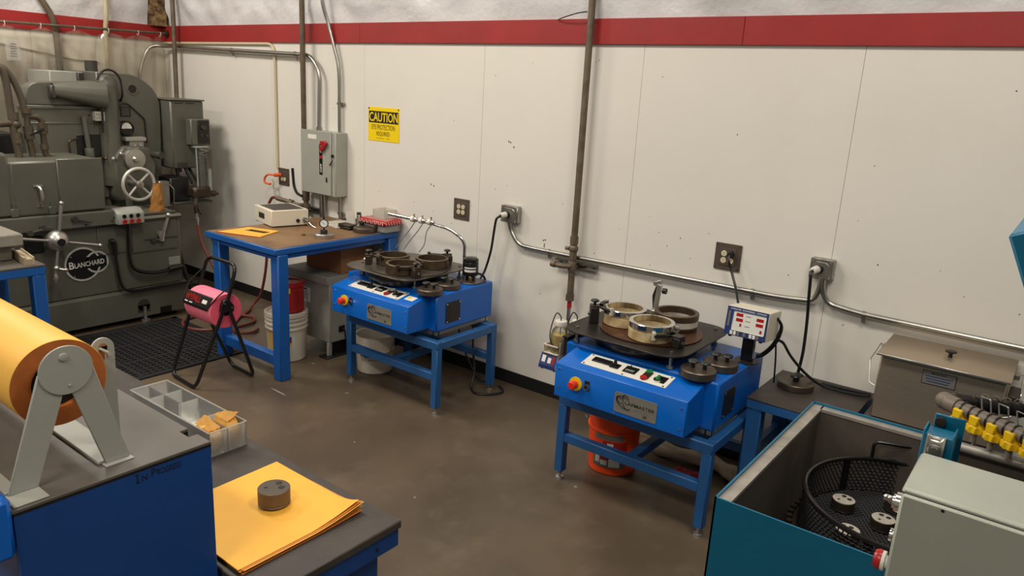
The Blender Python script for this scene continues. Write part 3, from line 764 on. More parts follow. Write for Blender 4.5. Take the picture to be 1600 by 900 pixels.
# coolant pipes at the left end
MB().tube([(-4.6, -1.84, 1.36), (-4.6, -1.862, 1.60), (-4.6, -1.875, 1.93), (-4.6, -1.90, 2.03), (-4.6, -1.95, 2.03), (-4.6, -1.99, 1.95)], .026, 10, smooth=5).build('coolant_hose', 'hose_tan', G)
MB().tube([(-4.62, -1.762, 1.68), (-4.62, -1.785, 1.84), (-4.62, -1.835, 1.98), (-4.62, -1.895, 2.045), (-4.62, -1.96, 2.02)], .024, 10, smooth=5).build('coolant_hose', 'hose_tan', G)
vb = MB().tube([(-4.60, -1.765, 1.69), (-4.60, -1.69, 1.685), (-4.60, -1.663, 1.66), (-4.60, -1.662, 1.40), (-4.60, -1.62, 1.36)], .022, 10, fil=.025).cyl((-4.6, -1.664, 1.64), (-4.6, -1.663, 1.56), .034).cyl((-4.6, -1.662, 1.48), (-4.6, -1.662, 1.44), .032, seg=8).build('coolant_valve', 'valve_bronze', G)
MB().tube([(-4.60, -1.762, 1.75), (-4.60, -1.765, 1.55), (-4.60, -1.745, 1.33)], .022, 10, fil=.02).cyl((-4.60, -1.762, 1.75), (-4.60, -1.762, 1.71), .034, seg=8).cyl((-4.60, -1.765, 1.62), (-4.60, -1.758, 1.52), .034).build('valve_body', 'valve_bronze', vb)
MB().cyl((-4.6, -1.845, 1.72), (-4.6, -1.845, 1.66), .030, seg=8).sphere((-4.6, -1.843, 1.63), .036).cyl((-4.6, -1.84, 1.57), (-4.6, -1.84, 1.49), .03, .036).tube([(-4.6, -1.85, 1.64), (-4.6, -2.1, 1.62)], .026, 10).build('valve_body', 'valve_bronze', vb)
MB().cbox((-4.57, -1.715, 1.575), .012, .115, .022, .004, Matrix.Rotation(math.radians(22), 3, 'X')).build('valve_lever', 'black_metal', vb)
# electrical cabinet, oil reservoir, hand pump on the right
ec = B(-5.15, -4.75, -.552, -.232, 1.225, 1.835, .012).build('control_cabinet', GG, G)
B(-5.16, -4.735, -.56, -.225, 1.832, 1.845, .004).build('cabinet_lid', GG, ec)
m = MB()
for y in (-.47, -.365): m.box(-4.751, -4.748, y-.04, y+.04, 1.805, 1.815)
for k in range(3): m.box(-4.751, -4.747, -.52, -.42, 1.245+.014*k, 1.249+.014*k)
m.parts('vent_slot', 'black_plastic', ec, smooth=0)
sb = B(-4.75, -4.655, -.42, -.232, 1.44, 1.675, .008).build('timer_box', GG, ec)
B(-4.66, -4.648, -.36, -.245, 1.455, 1.665, .002).build('timer_face', 'black_plastic', sb) if False else B(-4.66, -4.648, -.36, -.245, 1.455, 1.665, .002).build('timer_face', 'black_plastic', ec)
m = MB().lathe([(0, 0), (.024, 0), (.022, .02), (0, .022)], (-4.648, -.305, 1.60), (1, 0, 0), seg=18).lathe([(0, 0), (.014, 0), (.013, .014), (0, .015)], (-4.648, -.325, 1.53), (1, 0, 0), seg=14).lathe([(0, 0), (.014, 0), (.013, .014), (0, .015)], (-4.648, -.275, 1.525), (1, 0, 0), seg=14)
m.parts('timer_knob', 'machine_dark', ec)
oc = MB().cyl((-4.65, -.345, 1.07), (-4.65, -.345, 1.42), .046, seg=24).build('oil_reservoir', 'gauge_tube', G)
MB().cyl((-4.65, -.345, 1.072), (-4.65, -.345, 1.20), .043, seg=24).build('red_oil', 'red_fluid', oc)
m = MB().tube([(-4.65+.002*k, -.345+.044*math.cos(k*.9), 1.22+.0062*k) for k in range(32)], .003, 5)
m.build('coil_spring', 'steel', oc)
m = MB().box(-4.70, -4.60, -.405, -.285, 1.418, 1.436, .004)
for y in (-.40, -.29): m.cyl((-4.62, y, 1.06), (-4.62, y, 1.43), .007, seg=8)
m.build('reservoir_cap', 'grey_paint', oc)
pb = MB().box(-4.72, -4.58, -.46, -.285, .965, 1.07, .02).cyl((-4.62, -.29, 1.0), (-4.62, -.235, .995), .028).cyl((-4.62, -.235, .995), (-4.62, -.205, .992), .012).cyl((-4.60, -.45, .99), (-4.57, -.45, .99), .024).build('hand_pump', 'dark_brown_metal', G)
MB().tube([(-4.60, -.30, 1.03), (-4.60, -.285, 1.035), (-4.60, -.285, 1.25)], .010, 8, fil=.01).build('pump_lever', 'grey_paint', pb)
MB().cyl((-4.60, -.285, 1.235), (-4.60, -.284, 1.405), .014, .017).build('lever_grip', 'hose_tan', pb)
B(-4.98, -4.70, -.62, -.44, .93, 1.15, .01).build('pump_bracket', 'black_plastic', G)
B(-4.98, -4.63, -.62, -.255, .915, .932, .003).build('pump_shelf', 'machine_dark', G)
MB().tube([(-4.8, -.50, 1.23), (-4.78, -.47, 1.0)], .016, 8).tube([(-4.8, -.42, 1.23), (-4.75, -.375, 1.08)], .014, 8).tube([(-4.85, -.36, 1.23), (-4.78, -.30, 1.07)], .014, 8).parts('cabinet_hose', 'black_plastic', G)
db = B(-4.75, -4.68, -.735, -.64, .90, 1.13, .004).build('lube_manifold', 'zinc', G)
m = MB()
for k in range(4): m.tube([(-4.68, -.735, .97+.04*k), (-4.67, -.79, .975+.04*k)], .006, 6)
m.tube([(-4.69, -.64, 1.1), (-4.68, -.60, 1.05), (-4.70, -.60, .9)], .005, 6, fil=.02)
m.parts('lube_line', 'steel', db)
B(-5.3, -4.78, -1.05, -.66, .90, .985, .01).build('lower_slide', 'machine_dark', G)
MB().cyl((-4.72, -.99, .90), (-4.72, -.99, 1.0), .028).build('slide_post', GG, G)
# push-button box
pbx = MB().prism([(-4.33, .868), (-4.20, .868), (-4.20, .955), (-4.25, .99), (-4.33, .99)], 'y', -1.338, -1.122, .006).build('button_box', 'grey_paint', G)
for i, y in enumerate((-1.285, -1.23, -1.175)):
    MB().lathe([(0, 0), (.017, 0), (.017, .014), (.010, .014), (.010, .009), (0, .009)], (-4.20, y, .893), (1, 0, 0), seg=16).build('red_button', 'red_paint_glossy', pbx)
    MB().lathe([(0, 0), (.016, 0), (.016, .010), (.009, .010), (.009, .004), (0, .004)], (-4.203, y, .935), (1, 0, 0), seg=16).build('black_button', 'black_plastic', pbx)
# capstan
cp = MB().lathe([(0, 0), (.05, 0), (.08, .04), (.08, .07), (.065, .10), (.035, .125), (0, .128)], (-4.245, -1.797, .80), (1, 0, 0)).build('capstan_hub', 'steel', G)
MB().cyl((-4.125, -1.797, .80), (-4.112, -1.797, .80), .028).build('hub_button', 'black_plastic', cp)
for e in ((-1.753, 1.084), (-2.065, .85), (-1.503, .731), (-1.846, .514)):
    d = Vector((0, e[0]+1.797, e[1]-.80)); dn = d.normalized(); c0 = Vector((-4.165, -1.797, .80))
    MB().cyl(c0+dn*.06, c0+d*.97, .010, .013).sphere(c0+d, .017).build('capstan_arm', 'steel', cp)
MB().sphere((-4.15, -1.835, .60), .022).tube([(-4.15, -1.835, .60), (-4.13, -1.785, .585)], .010, 8).sphere((-4.13, -1.78, .583), .017).tube([(-4.15, -1.845, .55), (-4.15, -1.848, .49)], lambda t: .012+.006*math.sin(t*PI), 8, smooth=3).build('lower_lever', 'steel', cp)
B(-4.312, -4.29, -1.98, -1.85, .70, .83, .01).build('hub_recess', 'black_plastic', cp)
# nameplate
npz = 'nameplate'
n1 = MB().lathe([(0, 0), (.122, 0), (.122, .004), (0, .004)], (-4.308, -1.585, .567), (1, 0, 0), seg=48).lathe([(0, 0), (.075, 0), (.075, .005), (0, .005)], (-4.308, -1.478, .572), (1, 0, 0), seg=40).build('nameplate', 'black_plastic', G)
MB().lathe([(.122, 0), (.136, 0), (.136, .007), (.122, .007)], (-4.309, -1.585, .567), (1, 0, 0), seg=48, closed=True).build('nameplate_rim', 'alu_rim', n1)
MB().lathe([(.075, 0), (.089, 0), (.089, .0085), (.075, .0085)], (-4.309, -1.478, .572), (1, 0, 0), seg=40, closed=True).build('nameplate_rim', 'alu_rim', n1)
MB().box(-4.306, -4.3005, -1.60, -1.405, .530, .620).build('name_band', 'black_plastic', n1, smooth=0)
m = MB(); letter(m, 'B', (-4.2999, -1.688, .538), (0, 1, .03), (0, -.03, 1), .036, .056, .012); letter(m, 'LANCHARD', (-4.2999, -1.648, .541), (0, 1, .06), (0, -.06, 1), .226, .040, .012)
m.build('lettering', 'label_white', n1, smooth=0)
m = MB()
for y, z in ((-1.67, .635), (-1.655, .475), (-1.425, .625), (-1.42, .52)): m.cyl((-4.304, y, z), (-4.299, y, z), .006, seg=8)
m.parts('plate_rivet', 'steel', n1)
# levers and rubber-clad handles on the base
MB().cyl((-4.30, -.954, .74), (-4.26, -.954, .74), .030).tube([(-4.265, -.96, .69), (-4.25, -.954, .75), (-4.235, -.905, .895)], lambda t: .022-.013*t, 8).sphere((-4.235, -.902, .905), .022).build('speed_lever', 'steel', G)
MB().tube([(-4.25, -1.232, .87), (-4.25, -1.241, .60), (-4.25, -1.20, .475), (-4.25, -1.05, .425), (-4.25, -.90, .43)], .017, 8, smooth=5).tube([(-4.25, -.92, .43), (-4.25, -.80, .44)], .026, 10).parts('bent_hose', 'black_metal', G)
MB().tube([(-4.25, -1.352, .67), (-4.25, -1.348, .55), (-4.25, -1.325, .37), (-4.25, -1.25, .30), (-4.25, -1.0, .295), (-4.25, -.72, .295)], .014, 8, smooth=5).tube([(-4.25, -1.39, .735), (-4.25, -1.36, .73), (-4.25, -1.353, .62)], .024, 10, fil=.02).parts('bent_hose', 'black_metal', G)
MB().tube([(-4.55, -.72, .92), (-4.5, -.70, .6), (-4.45, -.66, .3), (-4.42, -.60, .05)], .02, 8, smooth=4).tube([(-4.33, -.745, .25), (-4.33, -.62, .25)], .02, 8).build('tail_hose', 'black_rubber', G)

# tan paper bag standing on the grinder deck
t = thing('paper_bag', (-4.45, -.90, .915), 'crumpled tan paper bag standing on grinder deck beside handwheel', 'bag')
def bag(u, v):
    a = 2*PI*u; k = 1-.45*v
    rx, ry_ = .035*k+.012, .058*(1-.5*v)+.006
    n = .010*noise.noise(Vector((math.cos(a)*2, math.sin(a)*2, v*6)))
    return (-4.42+(rx+n)*math.cos(a), -.90+.018*v+(ry_+n)*math.sin(a), .916+v*.235)
MB().grid(20, 14, bag).build('bag_body', 'kraft_bag', t, smooth=25)

# blow gun on its hose
t = thing('blow_gun', (-4.55, -.46, 0), 'grey air blow gun hanging at grinder on red-brown hose', 'tool')
MB().tube([(-4.57, -.455, .965), (-4.55, -.478, .92), (-4.55, -.475, .84)], .017, 8, smooth=3).build('gun_body', 'dark_brown_metal', t)
MB().tube([(-4.55, -.465, .94), (-4.55, -.45, .86), (-4.55, -.425, .825)], .008, 7, smooth=3).build('trigger', 'dark_brown_metal', t)
MB().cyl((-4.55, -.475, .84), (-4.55, -.465, .73), .012, seg=10).cyl((-4.55, -.472, .80), (-4.55, -.469, .76), .018, seg=8).build('coupling', 'steel', t)
MB().tube([(-4.55, -.465, .73), (-4.50, -.455, .55), (-4.36, -.40, .28), (-4.22, -.36, .10), (-4.12, -.42, .02), (-4.06, -.55, .018), (-4.10, -.75, .018), (-4.07, -.90, .018), (-3.95, -.985, .018), (-3.80, -.99, .018), (-3.68, -.90, .018), (-3.605, -.70, .018), (-3.64, -.52, .018), (-3.76, -.45, .018), (-3.95, -.52, .018)], .0125, 8, smooth=6).build('hose', 'hose_red', t)
t = thing('air_hose', (-3.74, -.18, 0), 'red-brown air hose dropping behind workbench to the floor', 'hose')
MB().tube([(-3.72, -.19, 1.06), (-3.79, -.195, 1.05), (-3.85, -.20, .92), (-3.87, -.20, .60), (-3.91, -.20, .36), (-3.98, -.21, .14), (-4.03, -.27, .03), (-3.92, -.40, .018), (-3.81, -.56, .018), (-3.66, -.70, .018), (-3.50, -.78, .018), (-3.40, -.70, .018), (-3.45, -.60, .018)], .0125, 8, smooth=6).build('hose_run', 'hose_red', t)

# perforated rubber mat
t = thing('rubber_mat', (-3.65, -1.4, 0), 'black perforated rubber floor mat in front of grey grinder', 'mat')
mx0, mx1, my0, my1 = -4.225, -3.06, -2.2, -.90
m = MB().box(mx0, mx1, my0, my1, .0005, .004)
for y in (my0, my1-.05): m.box(mx0, mx1, y, y+.05, .004, .013, .003)
for x in (mx0, mx1-.05): m.box(x, x+.05, my0, my1, .004, .013, .003)
m.build('mat_base', 'black_rubber', t, smooth=0)
m = MB(); st_ = .047
x = mx0+.05; k = 0
while x < mx1-.05:
    w_ = .016 if k % 8 else .03
    m.box(x, x+w_, my0+.05, my1-.05, .003, .012); x += st_; k += 1
y = my0+.05; k = 0
while y < my1-.05:
    w_ = .016 if k % 8 else .03
    m.box(mx0+.05, mx1-.05, y, y+w_, .003, .0118); y += st_; k += 1
m.build('mat_lattice', 'mat_rubber', t, smooth=0)['kind'] = 'stuff'

# ================================================================== WIPER ROLL STAND
t = thing('roll_stand', (-2.76, -1.42, 0), 'black tubular floor stand holding the pink wiper roll', 'stand')
xl, xr = -2.945, -2.575
pz, py = .57, -1.42
r_ = .0125
rt1 = [(-2.98, -1.60, .013), (-2.646, -1.625, .013)]
MB().tube([(xl-.005, py-.005, pz), (-2.985, -1.605, .013), (-2.646, -1.628, .013), (xr, py-.005, pz)], r_, 10, fil=.06).build('front_leg', 'black_metal', t)
MB().tube([(xl-.005, py+.015, pz), (-2.872, -1.215, .013), (-2.565, -1.23, .013), (xr, py+.015, pz)], r_, 10, fil=.06).build('rear_leg', 'black_metal', t)
MB().tube([(xl, py, pz-.02), (xl+.03, -1.335, .842), (xr+.01, -1.335, .842), (xr, py, pz-.02)], r_, 10, fil=.07).build('handle_bar', 'black_metal', t)
for x in (xl, xr):
    MB().prism([(py-.035, pz+.01), (py-.045, pz-.035), (py+.05, pz-.05), (py+.055, pz-.005), (py+.015, pz+.045), (py-.02, pz+.045)], 'x', x-.016, x+.016, .004).build('pivot_bracket', 'black_metal', t)
    MB().cyl((x-.02, py-.018, pz+.02), (x+.02, py-.018, pz+.02), .006, seg=8).cyl((x-.02, py+.035, pz-.015), (x+.02, py+.035, pz-.015), .006, seg=8).build('pivot_rivet', 'chrome', t)
MB().cyl((xl, py, pz-.04), (xr, py, pz-.04), .012).build('axle', 'black_metal', t)
# tear bar with its label
rc = Vector((0, py+.015, pz-.045)); rr = .118
def ang(a, r): return (rc.y+r*math.cos(a), rc.z+r*math.sin(a))
a0, a1 = math.radians(128), math.radians(172)
pl = [ang(a0+(a1-a0)*k/6, rr+.012) for k in range(7)]+[ang(a1-(a1-a0)*k/6, rr+.006) for k in range(7)]
MB().prism(pl, 'x', xl+.03, xr-.045).build('tear_bar', 'black_plastic', t)
MB().tube([(xr-.06, *ang(math.radians(170), rr+.010)), (xr-.035, *ang(math.radians(160), rr+.012)), (xr-.012, *ang(math.radians(120), rr+.012)), (xr, py+.02, pz+.12)], .005, 6).build('spring_wire', 'black_metal', t)
MB().tube([(xl+.02, *ang(math.radians(150), rr+.012)), (xl-.01, *ang(math.radians(110), rr+.04)), (xl+.012, -1.36, .76)], .005, 6).build('spring_wire', 'black_metal', t)
mid = .5*(a0+a1)
o3 = Vector((0, math.cos(mid), math.sin(mid))); u3 = Vector((0, math.sin(mid), -math.cos(mid)))
u3 = u3 if u3.z > 0 else -u3
p3 = Vector((xl+.045, *ang(mid, rr+.0135)))
m = MB().cbox(p3+Vector((.135, 0, 0))-o3*.003, .30, .004, .078, .001, Matrix((Vector((1, 0, 0)), -o3, u3)).transposed())
m.build('label_plate', 'black_plastic', t, smooth=0)
m = MB(); letter(m, 'WYPALL', p3-u3*.014+o3*.0012, (1, 0, 0), u3, .185, .046, .02); m.build('lettering', 'red_paint_glossy', t, smooth=0)
m = MB().cbox(p3+Vector((.232, 0, 0))+u3*.004+o3*.0006, .052, .003, .026, 0, Matrix((Vector((1, 0, 0)), -o3, u3)).transposed())
for dx in (.01, .065): m.cbox(p3+Vector((dx+.02, 0, 0))-u3*.027+o3*.0006, .035, .003, .007, 0, Matrix((Vector((1, 0, 0)), -o3, u3)).transposed())
m.build('white_sticker', 'label_white', t, smooth=0)
t = thing('wiper_roll', (-2.76, rc.y, rc.z), 'large roll of pink paper wipers on the black stand', 'paper roll')
MB().cyl((xl+.025, rc.y, rc.z), (xr-.025, rc.y, rc.z), rr, seg=48, bev=.002).build('roll_body', 'pink_paper', t)
MB().lathe([(.035, 0), (rr-.003, 0), (rr-.003, .002), (.035, .002)], (xr-.0255, rc.y, rc.z), (1, 0, 0), seg=40, closed=True).build('roll_end', 'pink_end', t)
MB().cyl((xr-.026, rc.y, rc.z), (xr-.0225, rc.y, rc.z), .034, seg=24).build('core_end', 'black_plastic', t)

# ================================================================== SMALL BLUE TABLE at the left edge
t = thing('blue_table', (-3.6, -2.6, 0), 'low blue steel table before grey grinder, holding granite slab and stone', 'table')
B(-4.0, -3.27, -3.3, -2.23, .838, .85, .002).build('table_top', 'grey_table', t)
B(-4.0, -3.272, -3.3, -2.232, .785, .838, .003).build('apron', 'bench_blue', t)
for y in (-2.272, -3.25):
    for x in (-3.312, -3.96): B(x-.038, x+.038, y-.038, y+.038, 0, .785, .005).build('leg', 'bench_blue', t)
B(-3.99, -3.285, -3.28, -2.26, .30, .33, .003).build('shelf', 'grey_table', t)
t = thing('shelf_block', (-3.55, -2.5, .33), 'dark metal block on shelf of low blue table', 'block')
B(-3.80, -3.40, -2.62, -2.42, .331, .62, .01).build('block_body', 'machine_dark', t)
t = thing('stone_block', (-3.6, -2.6, .85), 'thick pale stone block on low blue table, under the slab', 'stone')
B(-3.80, -3.50, -2.95, -2.33, .851, .952, .006).build('stone_body', 'stone', t)
t = thing('stone_slab', (-3.6, -2.6, .952), 'grey granite surface plate lying on stone block at left edge', 'stone')
B(-3.86, -3.42, -3.05, -2.285, .9525, 1.03, .008).build('slab_body', 'granite', t)
t = thing('wood_stick', (-3.42, -2.40, .85), 'whitish grooved wooden stick on low blue table beside stone', 'stick')
rm = Matrix.Translation((-3.43, -2.29, .875)) @ Matrix.Rotation(math.radians(-8), 4, 'Z')
MB().prism([(-.03, -.024), (.03, -.024), (.03, .024), (.022, .024), (.018, .012), (-.012, .012), (-.018, .024), (-.03, .024)], 'x', -.19, .13, 0, rm).build('stick_body', 'wood_stick', t, smooth=0)

# ================================================================== WORKBENCH
WB = thing('workbench', (-2.8, -.6, 0), 'tall blue steel workbench with brown hardboard top against back wall', 'workbench')
bx0, bx1, by0, by1, bz = -3.225, -2.372, -1.168, -.03, .958
B(bx0, bx1, by0, by1, bz-.048, bz-.003, .006).build('top_frame', 'bench_blue', WB)
B(bx0+.012, bx1-.012, by0+.012, by1-.012, bz-.004, bz, .001).build('top_board', 'brown_hardboard', WB)
B(bx0+.03, bx1-.03, by0+.03, by1-.03, bz-.085, bz-.048, .003).build('apron', 'bench_blue', WB)
for x in (-2.412, -3.125):
    for y in (-1.105, -.085): B(x-.043, x+.043, y-.043, y+.043, 0, bz-.048, .006).build('leg', 'bench_blue', WB)
B(-3.085, -2.455, -1.13, -1.07, .095, .17, .004).build('stretcher', 'bench_blue', WB)
B(-3.085, -2.455, -.115, -.055, .095, .17, .004).build('stretcher', 'bench_blue', WB)

t = thing('manila_envelope', (-2.98, -.98, bz), 'yellow envelope with black print lying on workbench corner', 'envelope')
ev = [(-3.115, -1.13), (-2.765, -1.015), (-2.875, -.775), (-3.13, -.86)]
MB().prism(ev, 'z', bz+.001, bz+.007, .001).build('envelope_body', 'envelope_yellow', t, smooth=0)
MB().prism([(x-.004, y-.006) for x, y in ev[:2]]+[(-2.77, -1.005), (-3.11, -1.115)], 'z', bz+.0005, bz+.004).build('inner_sheet', 'red_plastic', t, smooth=0)
m = MB(); random.seed(3)
for k in range(9):
    x = -3.03+.02*k; y = -.93+.0045*k
    m.tube([(x, y-.03, bz+.0075), (x+.012, y+.02, bz+.0075), (x-.004, y+.03, bz+.0075), (x+.014, y-.02, bz+.0075)], .0028, 4)
m.build('printed_mark', 'ink', t)

t = thing('instrument_case', (-2.98, -.58, bz), 'cream instrument box with grey top on workbench, near wall', 'instrument')
mt = Matrix.Translation((-3.165, -.545, bz)) @ Matrix.Rotation(math.radians(-13), 4, 'Z')
def ib(x0, x1, y0, y1, z0, z1, bev=0): return MB().box(x0, x1, y0, y1, z0, z1, bev, mt)
ib(-.175, .175, -.15, .15, .008, .130, .004).build('case_body', 'cream_case', t)
ib(-.145, .15, -.12, .125, .1295, .1325, .001).build('top_panel', 'machine_dark', t)
m = MB()
for x in (-.155, .155):
    for y in (-.13, .13): m.cyl(mt @ Vector((x, y, 0)), mt @ Vector((x, y, .01)), .012, seg=10)
m.parts('foot', 'black_plastic', t)
ib(-.075, .035, -.1525, -.1495, .048, .090, .001).build('display', 'machine_dark', t)
m = MB().cyl(mt @ Vector((.174, .06, .045)), mt @ Vector((.186, .06, .045)), .014).build('black_socket', 'black_plastic', t)
m = MB().cyl(mt @ Vector((.174, .115, .05)), mt @ Vector((.20, .115, .05)), .018).cyl(mt @ Vector((.195, .115, .05)), mt @ Vector((.245, .118, .04)), .010)
m.tube([mt @ Vector((.24, .118, .041)), mt @ Vector((.29, .125, .02)), mt @ Vector((.33, .14, .006))], .004, 6)
m.build('probe_plug', 'zinc', t)

def dial_gauge(cx, cy):
    t = thing('dial_gauge', (cx, cy, bz), 'dial gauge with white face standing in steel disc on workbench', 'gauge')
    MB().lathe([(0, 0), (.068, 0), (.07, .004), (.07, .028), (.066, .032), (.03, .032), (.028, .028), (0, .028)], (cx, cy, bz), seg=36).build('steel_base', 'steel', t)
    MB().box(cx-.022, cx+.022, cy-.018, cy+.018, bz+.028, bz+.06, .004).build('clamp_block', 'black_plastic', t)
    dv = Vector((math.cos(math.radians(-40)), math.sin(math.radians(-40)), .1)).normalized()
    c = Vector((cx, cy, bz+.105))
    g_ = MB().cyl(c-dv*.010, c+dv*.010, .033, seg=28, bev=.002).build('dial_case', 'black_metal', t)
    MB().cyl(c+dv*.0095, c+dv*.0112, .026, seg=28).build('dial_face', 'label_white', g_)
    sd = dv.cross(Vector((0, 0, 1))).normalized(); uv = sd.cross(dv)
    m = MB().tube([c+dv*.012-sd*.006-uv*.006, c+dv*.012+sd*.012+uv*.012], .0016, 4)
    for k in range(12):
        a = k*PI/6; m.tube([c+dv*.0115+(sd*math.cos(a)+uv*math.sin(a))*.020, c+dv*.0115+(sd*math.cos(a)+uv*math.sin(a))*.0245], .0008, 4)
    m.build('needle', 'ink', g_)
    MB().cyl(c+uv*.03, c+uv*.052, .007, seg=10).cyl(c-uv*.03, c-uv*.05, .006, seg=10).build('plunger', 'black_metal', t)
dial_gauge(-2.50, -.655)

def weight(cx, cy, z, r, h, label, knobs=2, m_='weight_iron', ang_=.4, gap=.3):
    t = thing('round_weight', (cx, cy, z), label, 'weight', 'round iron weights with knobs' if knobs else None)
    MB().lathe([(0, 0), (r-.004, 0), (r, .004), (r, h-.004), (r-.004, h), (0, h)], (cx, cy, z), seg=48).build('weight_disc', m_, t)
    for k in range(knobs):
        s = (k-.5)*2 if knobs == 2 else 0
        kx, ky = cx+s*r*gap*math.cos(ang_), cy+s*r*gap*math.sin(ang_)
        MB().lathe([(.010, 0), (.009, .018), (.013, .022), (.026, .026), (.028, .031), (.024, .036), (.010, .038), (0, .038)], (kx, ky, z+h), seg=20).build('knob', 'black_plastic', t)
    return t
t = weight(-2.50, -.265, bz, .088, .036, 'plain flat iron disc lying on workbench beside red-topped case', 0)
t['category'] = 'disc'

# case with red striped lid, tub on it, little holder
t = thing('storage_case', (-2.47, -.11, bz), 'clear plastic case with red striped lid at workbench wall end', 'case')
B(-2.60, -2.345, -.20, -.03, bz, bz+.062, .006).build('case_body', 'clear_plastic', t)
B(-2.59, -2.355, -.19, -.04, bz+.006, bz+.05, .004).build('case_contents', 'dirty_white', t)
def lid(u, v):
    x = -2.645+.265*u; y = -.215+.17*v
    return (x, y, bz+.066+.030*math.sin(v*PI)**.5+.012*math.sin(u*PI))
L_ = MB().box(-2.625, -2.325, -.222, -.02, bz+.056, bz+.098, .014).build('red_lid', 'red_plastic', t)
m = MB()
for k in range(13):
    x = -2.612+.022*k
    m.cbox((x, -.223, bz+.077), .0035, .003, .026, 0, Matrix.Rotation(.45 if k % 2 else -.3, 3, 'Y')); m.cbox((x, -.15, bz+.0985), .0035, .12, .002, 0, Matrix.Rotation(.35, 3, 'Z'))
for k in range(7): m.cbox((-2.3245, -.205+.028*k, bz+.077), .003, .0035, .026, 0, Matrix.Rotation(.4, 3, 'X'))
m.build('white_stripe', 'label_white', t, smooth=0)
MB().box(-2.60, -2.575, -.225, -.2, bz+.02, bz+.06, .003).box(-2.452, -2.428, -.212, -.2, bz+.015, bz+.055, .003).parts('catch', 'black_plastic', t)
t = thing('plastic_tub', (-2.45, -.10, bz+.098), 'small frosted plastic tub standing on red striped lid', 'tub')
tbz = bz+.0992
MB().box(-2.525, -2.40, -.15, -.03, tbz, tbz+.004).box(-2.53, -2.526, -.155, -.025, tbz, tbz+.068).box(-2.399, -2.395, -.155, -.025, tbz, tbz+.068).box(-2.528, -2.397, -.155, -.151, tbz, tbz+.068).box(-2.528, -2.397, -.029, -.025, tbz, tbz+.068).build('tub_body', 'frosted_plastic', t, smooth=0)
t = thing('card_holder', (-2.68, -.17, bz), 'grey metal stand with leaning white card, left of red-topped case', 'holder')
MB().box(-2.70, -2.655, -.19, -.14, bz, bz+.02, .004).box(-2.695, -2.66, -.18, -.15, bz+.02, bz+.10, .004).build('stand_body', 'zinc', t)
MB().cyl((-2.68, -.165, bz+.10), (-2.68, -.165, bz+.118), .018, seg=14).build('stand_knob', 'machine_dark', t)
MB().box(-.001, .001, -.045, .045, 0, .12, 0, Matrix.Translation((-2.735, -.19, bz)) @ Matrix.Rotation(-.22, 4, 'Y')).build('white_card', 'label_white', t, smooth=0)
t = thing('micrometer_case', (-2.655, -.285, bz), 'small black case with lid lying behind iron disc', 'case')
B(-2.74, -2.60, -.33, -.25, bz, bz+.022, .004).build('case_body', 'black_plastic', t)
B(-2.74, -2.60, -.33, -.25, bz+.023, bz+.04, .004).build('case_lid', 'dark_brown_metal', t)
t = thing('pale_tray', (-2.85, -.13, bz), 'thin pale tray at back of workbench', 'tray')
MB().prism([(-2.96, -.31), (-2.72, -.36), (-2.66, -.045), (-2.98, -.045)], 'z', bz, bz+.012, .002).build('tray_body', 'dirty_white', t)
t = thing('calliper', (-2.85, -.13, bz+.012), 'dark calliper tool resting on pale tray by the wall', 'tool')
MB().tube([(-2.95, -.12, bz+.026), (-2.87, -.085, bz+.026), (-2.77, -.11, bz+.026), (-2.71, -.16, bz+.026)], .010, 8, smooth=5).cyl((-2.80, -.12, bz+.026), (-2.75, -.10, bz+.05), .012).build('calliper_frame', 'dark_brown_metal', t)
t = thing('steel_nut', (-2.62, -.50, bz), 'tiny brass nut lying on workbench near dial gauge', 'nut')
MB().lathe([(.006, 0), (.014, 0), (.014, .010), (.006, .010)], (-2.655, -.72, bz), seg=6, closed=True).build('nut_body', 'brass', t)

# ================================================================== GREY CHILLER, BOX, BUCKETS
t = thing('chiller_cabinet', (-2.9, -.35, 0), 'grey sheet-steel cabinet on legs beside workbench leg, cardboard box on top', 'cabinet')
MB().box(-3.075, -2.535, -.60, -.14, .575, .635, .004).build('cabinet_top', 'chiller_grey', t)
MB().prism([(-3.05, .575), (-3.05, .50), (-2.98, .115), (-2.53, .115), (-2.53, .575)], 'y', -.585, -.145, .004).build('cabinet_body', 'chiller_grey', t)
MB().prism([(-3.06, .575), (-2.86, .575), (-2.86, .50), (-3.09, .46)], 'y', -.612, -.585, .002).build('front_slope', 'chiller_grey', t)
B(-2.56, -2.534, -.595, -.56, .0, .115, .003).build('leg', 'chiller_grey', t)
B(-2.56, -2.534, -.19, -.15, .0, .115, .003).build('leg', 'chiller_grey', t)
B(-3.02, -2.99, -.595, -.56, .0, .115, .003).build('leg', 'chiller_grey', t)
B(-2.60, -2.50, -.64, -.12, .0, .012, .002).build('foot_rail', 'black_plastic', t)
B(-2.845, -2.765, -.5885, -.585, .395, .51, .001).build('paper_label', 'label_white', t, smooth=0)
m = MB()
for k in range(6): m.box(-2.835, -2.775-.01*(k % 3), -.5892, -.5883, .415+.012*k, .418+.012*k)
m.box(-2.838, -2.80, -.5892, -.5883, .49, .503)
m.build('label_print', 'label_blue', t, smooth=0)
MB().box(-2.533, -2.525, -.50, -.44, .185, .235, .003).tube([(-2.525, -.47, .21), (-2.505, -.46, .20), (-2.50, -.45, .12), (-2.49, -.40, .07), (-2.50, -.30, .06)], .006, 7, smooth=4).build('wire_outlet', 'black_plastic', t)
t = thing('cardboard_box', (-2.9, -.22, .636), 'brown cardboard box on grey cabinet under workbench top', 'box')
MB().box(-2.98, -2.56, -.45, -.15, .636, .86, .003).build('carton', 'card_brown', t)
m = MB().box(-2.90, -2.62, -.4510, -.4498, .775, .778).box(-2.561, -2.5590, -.40, -.18, .76, .765).box(-2.561, -2.5590, -.33, -.2, .70, .74)
